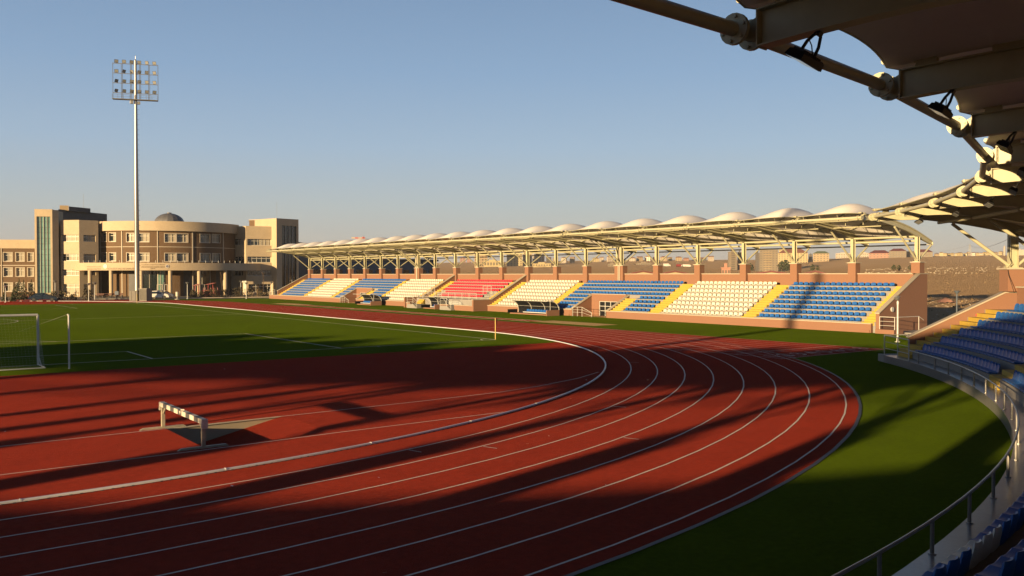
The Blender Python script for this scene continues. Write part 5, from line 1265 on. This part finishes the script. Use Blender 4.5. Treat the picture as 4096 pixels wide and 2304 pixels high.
house(3234, 3250, 1018, 1400, 'h_dark', 'shaded house left of the green roofed block', 'flat', 3, 2, 1050, 'house', 'house', G1_)
house(3342, 3402, 1014, 1700, 'h_white', 'long white low house row beside the brown school', 'flat', 2, 6, 1036, 'house', 'house', G1_)
house(3440, 3474, 1012, 1700, 'h_white', 'white house tucked behind left end of the brown school', 'flat', 2, 4, 1036, 'house', 'house', G1_)
sc_ = house(3475, 3560, 1013, 1350, 'h_pink', 'left wing of the brown school with red roof', 'hip', 2, 6, 1036, 'school_building', 'building', 'school wings on the hill', 0, None, 'redroof')
house(3556, 3625, 1004, 1340, 'h_grey', 'middle wing of the brown school with gabled centre', 'hip', 3, 6, 1036, 'school_building', 'building', 'school wings on the hill', 0, None, 'redroof')
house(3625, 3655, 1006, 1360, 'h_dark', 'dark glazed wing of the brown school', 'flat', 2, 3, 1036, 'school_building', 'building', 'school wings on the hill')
house(3655, 3730, 1008, 1350, 'h_grey', 'right wing of the brown school behind the corner column', 'hip', 2, 6, 1036, 'school_building', 'building', 'school wings on the hill', 0, None, 'redroof')
x = 3738
rn = random.Random(5)
for i in range(17):
    w_ = rn.uniform(14, 24); t = 1014-6*i/17*1.0 + rn.uniform(-3, 3); m_ = rn.choice(['h_cream', 'h_yellow', 'h_white', 'h_yellow'])
    house(x, x+w_, t, 1600+rn.uniform(-60, 120), m_, f'pale housing block, {ORD[i]} from the left in the long skyline row', 'hip', 3, 3, 1036, 'housing_block', 'building', 'housing blocks of the skyline row', rn.uniform(-.5, .5)); x += w_*.93
house(4046, 4100, 1000, 1500, 'h_white', 'white housing block right of the curved stand column', 'flat', 4, 4, 1036, 'housing_block', 'building', 'housing blocks of the skyline row')
for i, (a, b_, t) in enumerate(((1478, 1490, 1040), (1500, 1512, 1036), (1530, 1542, 1034), (1545, 1560, 1042), (1840, 1862, 1030), (1868, 1884, 1036))): house(a, b_, t, 2300+60*i, 'h_pink', f'hazy distant tower, {ORD[i]} from the left under the far roof', 'flat', 6, 2, 1070, 'distant_tower', 'building', 'hazy distant towers')
# sheds with red roofs right behind the stand
for px0, px1, r, lab in ((2520, 2625, 215, 'low shed with dark red roof behind the stand, left'), (2640, 2760, 200, 'wide low shed with dark red roof and pale gable, left of grey tower'), (3000, 3170, 180, 'long low shed with dark red roof below the balcony tower'), (3200, 3320, 170, 'low shed with dark red roof near the right end wall')):
    c = gnd((px0+px1)/2, r); w_ = rlen(px0, px1, r); zt = at((px0+px1)/2, 1082, r).z-c.z; dir_ = V((c.x, c.y, 0)).normalized(); h = math.atan2(-dir_.x, dir_.y)
    o = empty('shed', c, lab, 'shed', 'red roofed sheds behind the stand', h); mb = MB(); mb.prism([(-w_/2, 0, -1), (w_/2, 0, -1), (w_/2, 0, zt-1.0), (0, 0, zt-.35), (-w_/2, 0, zt-1.0)], (0, 12, 0)); mb.build('wall', 'h_cream', o)
    mb = MB(); mb.prism([(-w_/2-.5, -.5, zt-1.0), (0, -.5, zt-.25), (w_/2+.5, -.5, zt-1.0), (w_/2+.5, -.5, zt-.75), (0, -.5, zt), (-w_/2-.5, -.5, zt-.75)], (0, 13, 0)); mb.build('roof', 'redroof', o)
o = house(2886, 2921, 1083, 320, 'h_pink', 'small pale building with notched parapet below the grey tower', 'flat', 1, 3, 1100, 'parapet_building', 'building')
# trucks on the slope
for i, (px, py, m_, c_) in enumerate(((2665, 1057, 'carwhite', 'white'), (2712, 1060, 'redsteel', 'red'), (2719, 1062, 'redsteel', 'dusty red'), (2737, 1061, 'carwhite', 'white cabbed'), (2746, 1062, 'carwhite', 'pale'), (2755, 1062, 'carwhite', 'white topped'))):
    c = gnd(px, 900); o = empty('truck', c, f'{c_} truck parked on the slope, {ORD[i]} from the left', 'truck', 'trucks parked on the far slope', YAWF); k = 2.0 if i == 0 else 1
    mb = MB(); mb.box(-1.6*k, 1.2*k, -1.1, 1.1, .8, 2.6+k*.4); mb.build('cargo_box', m_, o); mb = MB(); mb.box(1.25*k, 2.0*k, -1.0, 1.0, .6, 2.3); mb.build('cab', 'carwhite', o)
    mb = MB(); [mb.tube((x_, -1.15, .5), (x_, 1.15, .5), .5, 10) for x_ in (-1.2*k, 1.5*k)]; mb.build('wheels', 'tyre', o)
# tower crane, pylon, minaret
c = gnd(1454, 700); o = empty('tower_crane', c, 'distant red and white tower crane jib above the stand roof', 'crane'); zt = at(1454, 952, 700).z-c.z
mb = MB(); mb.beam((0, 0, 0), (0, 0, zt+1), 1.4, 1.4); mb.build('mast', 'crane', o)
jd = (at(1413, 1096, 700)-at(1454, 1096, 700)).normalized()
for i in range(4): mb = MB(); mb.beam(V((0, 0, zt))+jd*(-1.3+2.6*i), V((0, 0, zt))+jd*(1.3+2.6*i), 1.0, 1.1); mb.build('jib', 'crane' if i % 2 == 0 else 'h_white', o)
c = gnd(3879, 1500); o = empty('pylon', c, 'lattice power pylon standing over the skyline row', 'pylon'); H_ = at(3879, 977, 1500).z-c.z; mb = MB()
for sx, sy in ((-1, -1), (1, -1), (1, 1), (-1, 1)): mb.beam((sx*2.2, sy*2.2, -2), (sx*.3, sy*.3, H_), .35, .35)
for i in range(6):
    z0, z1 = H_*i/6, H_*(i+1)/6; k0, k1 = 2.2-1.9*i/6, 2.2-1.9*(i+1)/6; mb.beam((-k0, -k0, z0), (k1, -k1, z1), .25, .25); mb.beam((k0, -k0, z0), (-k1, -k1, z1), .25, .25)
for z in (H_*.7, H_*.85, H_*.97): mb.beam((-4, 0, z), (4, 0, z), .3, .3)
mb.build('lattice', 'greysteel', o)
c0 = at(3879, 980, 1500); mb = MB()
for x_, py_, r_ in ((4300, 800, 300), (3400, 985, 1500)):
    e = at(x_, py_, r_); mb.path([c0.lerp(e, k/16)+V((0, 0, -14*(1-(2*k/16-1)**2)*(1 if r_ > 500 else .6))) for k in range(17)], .12, 4)
tag(mb.build('power_line', 'slate'), 'thin sagging power line crossing the sky between the two stands', 'power line')
c = gnd(4017, 1500); H_ = at(4017, 982, 1500).z-c.z; o = empty('minaret', c, 'slim white minaret rising beside the curved stand column', 'minaret'); mb = MB(); mb.lathe([(1.4, -2), (1.3, H_*.7), (1.9, H_*.71), (1.9, H_*.75), (1.1, H_*.76), (1.0, H_*.9), (0, H_)], n=10); mb.build('shaft', 'h_white', o)
# dark lamp post on the waste ground
b = gnd(3828, 78); o = empty('lamp_post', b, 'dark lamp post with flat head in the shadow on waste ground', 'lamp post'); h = at(3828, 1163, 78).z-b.z; mb = MB(); mb.tube((0, 0, -.2), (0, 0, h), .05, 8); mb.build('pole', 'h_blue', o); mb = MB(); mb.lathe([(.05, h-.25), (.1, h-.2), (.24, h), (0, h+.02)], n=10); mb.build('lamp_head', 'h_blue', o)
mb = MB(); rows = [[at(3776+26*i/6, 1122+9*j/4, 128) for i in range(7)] for j in range(5)]
c = gnd(3790, 125); mb = MB(); mb.strip([[c+RGT*(-1.1+2.2*i/8)+FWD*(.9*j/5)+V((0, 0, .12+.55*math.sin(math.pi*j/5)*math.sin(math.pi*i/8)+.2*noise.noise(V((i*.8, j*.8, 2))))) for i in range(9)] for j in range(6)]); tag(mb.build('red_tarpaulin', 'h_pink', recalc=False), 'crumpled pale red tarpaulin lying on the dry slope', 'tarpaulin')

# rocks and dry weeds on the slope (uncountable)
rk = MB(); rn = random.Random(11)
def rock(p, s):
    n = rn.choice((5, 6)); a0 = rn.random()*6.28
    lo = [p+V((math.cos(a0+6.283*i/n), math.sin(a0+6.283*i/n), -.12))*s*rn.uniform(.75, 1.2) for i in range(n)]
    hi = [p+V((math.cos(a0+6.283*i/n)*.6, math.sin(a0+6.283*i/n)*.6, rn.uniform(.3, .6)))*s*rn.uniform(.75, 1.1) for i in range(n)]
    rk.hexa(lo, hi)
for _ in range(900):
    a = rn.uniform(55, 68); r = rn.uniform(80, 150); x, y = r*math.sin(rad(a)), r*math.cos(rad(a))
    if x > 71: rock(V((x, y, terrain(x, y)-.03)), rn.uniform(.03, .15))
for _ in range(420):
    a = rn.uniform(58.5, 66); r = rn.uniform(300, 640) + (a-62)*10; x, y = r*math.sin(rad(a)), r*math.cos(rad(a))
    if noise.noise(V((x*.02, y*.02, 5))) > -.1: rock(V((x, y, terrain(x, y)-.05)), rn.uniform(.15, .55))
tag(rk.build('rocks', 'rock'), 'pale stones scattered over the dry slope between the stands', 'rocks', kind='stuff')
wd = MB()
for _ in range(1300):
    a = rn.uniform(53, 70); r = 78*math.exp(rn.random()**.8*1.5); x, y = r*math.sin(rad(a)), r*math.cos(rad(a))
    if x < 72 or noise.noise(V((x*.06, y*.06, 1))) < -.25: continue
    p = V((x, y, terrain(x, y)-.06)); s = rn.uniform(.06, .20)*(1+r/600); t = rn.uniform(0, 3.14); d = V((math.cos(t), math.sin(t), 0))*s*.6
    l_ = V((rn.gauss(0, .2), rn.gauss(0, .2), 1))*s; wd.quad(p-d, p+d, p+d*.7+l_, p-d*.5+l_*.8)
tag(wd.build('dry_weeds', 'weed', recalc=False), 'dry brown weeds covering the slope between the stands', 'weeds', kind='stuff')
# dark trees at the foot of the tower blocks
def far_tree(px, r, h, label, seed):
    o = empty('tree', gnd(px, r), label, 'tree', 'dark trees near the tower blocks'); mb = MB(); mb.tube((0, 0, -1), (0, 0, h*.5), .25, 6); mb.build('trunk', 'bark', o); mb = MB()
    def fn(rn):
        a = rn.uniform(0, 6.283); q = rn.random()**.4; t = rn.random(); k = math.sin(math.pi*(.15+.8*t)); return V((h*.42*q*k*math.cos(a), h*.42*q*k*math.sin(a), h*(.15+.85*t))), 1
    foliage(mb, (0, 0, 0), fn, 200, h*.09, seed); mb.build('crown', 'conifer', o, recalc=False)
for i, (px, r, h) in enumerate([(3128, 620, 7), (3142, 640, 8), (3156, 620, 6), (3002, 640, 6), (3250, 560, 4), (3270, 560, 3), (3575, 420, 2.6), (3596, 430, 2.4), (3640, 430, 2.2)]): far_tree(px, r, h, f'dark bushy tree, {ORD[i]} along the line right of the balcony tower' if i < 3 else ['dark tree left of the balcony tower', 'low dark tree below the green roofed block', 'lowest dark tree right of the green roofed block', 'dark bush on slope left of corner pier', 'dark bush nearer the corner pier', 'small dark bush touching the corner pier'][i-3], 80+i)

# ---- evening haze over the plain
hz = MB(); hz.box(-3900, 3900, -3900, 3900, -8, 62)
ho = hz.build('haze', 'line'); ho['kind'] = 'stuff'; ho['label'] = 'thin warm evening haze over the plain and town'
hm = bpy.data.materials.new('evening_haze'); hm.use_nodes = True; hn = hm.node_tree; hn.nodes.clear()
vo = hn.nodes.new('ShaderNodeVolumePrincipled'); vo.inputs['Color'].default_value = (.78, .78, .80, 1); vo.inputs['Density'].default_value = HAZE; vo.inputs['Anisotropy'].default_value = 0.1
ho_ = hn.nodes.new('ShaderNodeOutputMaterial'); hn.links.new(vo.outputs[0], ho_.inputs['Volume'])
ho.data.materials.clear(); ho.data.materials.append(hm)

# ---- scraps of paper blown over the turf and track
lt = MB(); rn = random.Random(21)
for _ in range(46):
    a = rn.uniform(-.2, 1.15); r = rn.uniform(8, 60); x, y = r*math.sin(a), 6+r*math.cos(a)
    if math.hypot(x-CX, y-CY) > 49.5 or 7 < x < 11.2 and 22.8 < y < 27: continue
    s = rn.uniform(.015, .045); t_ = rn.uniform(0, 3); d = V((math.cos(t_), math.sin(t_), 0))*s; e = V((-d.y, d.x, .3*s)); c = V((x, y, .022)); lt.quad(c-d-e*.6, c+d-e*.5, c+d*.8+e*.7, c-d*.9+e*.5)
tag(lt.build('litter', 'frame', recalc=False), 'tiny white scraps of paper scattered over the track and grass', 'litter', kind='stuff')
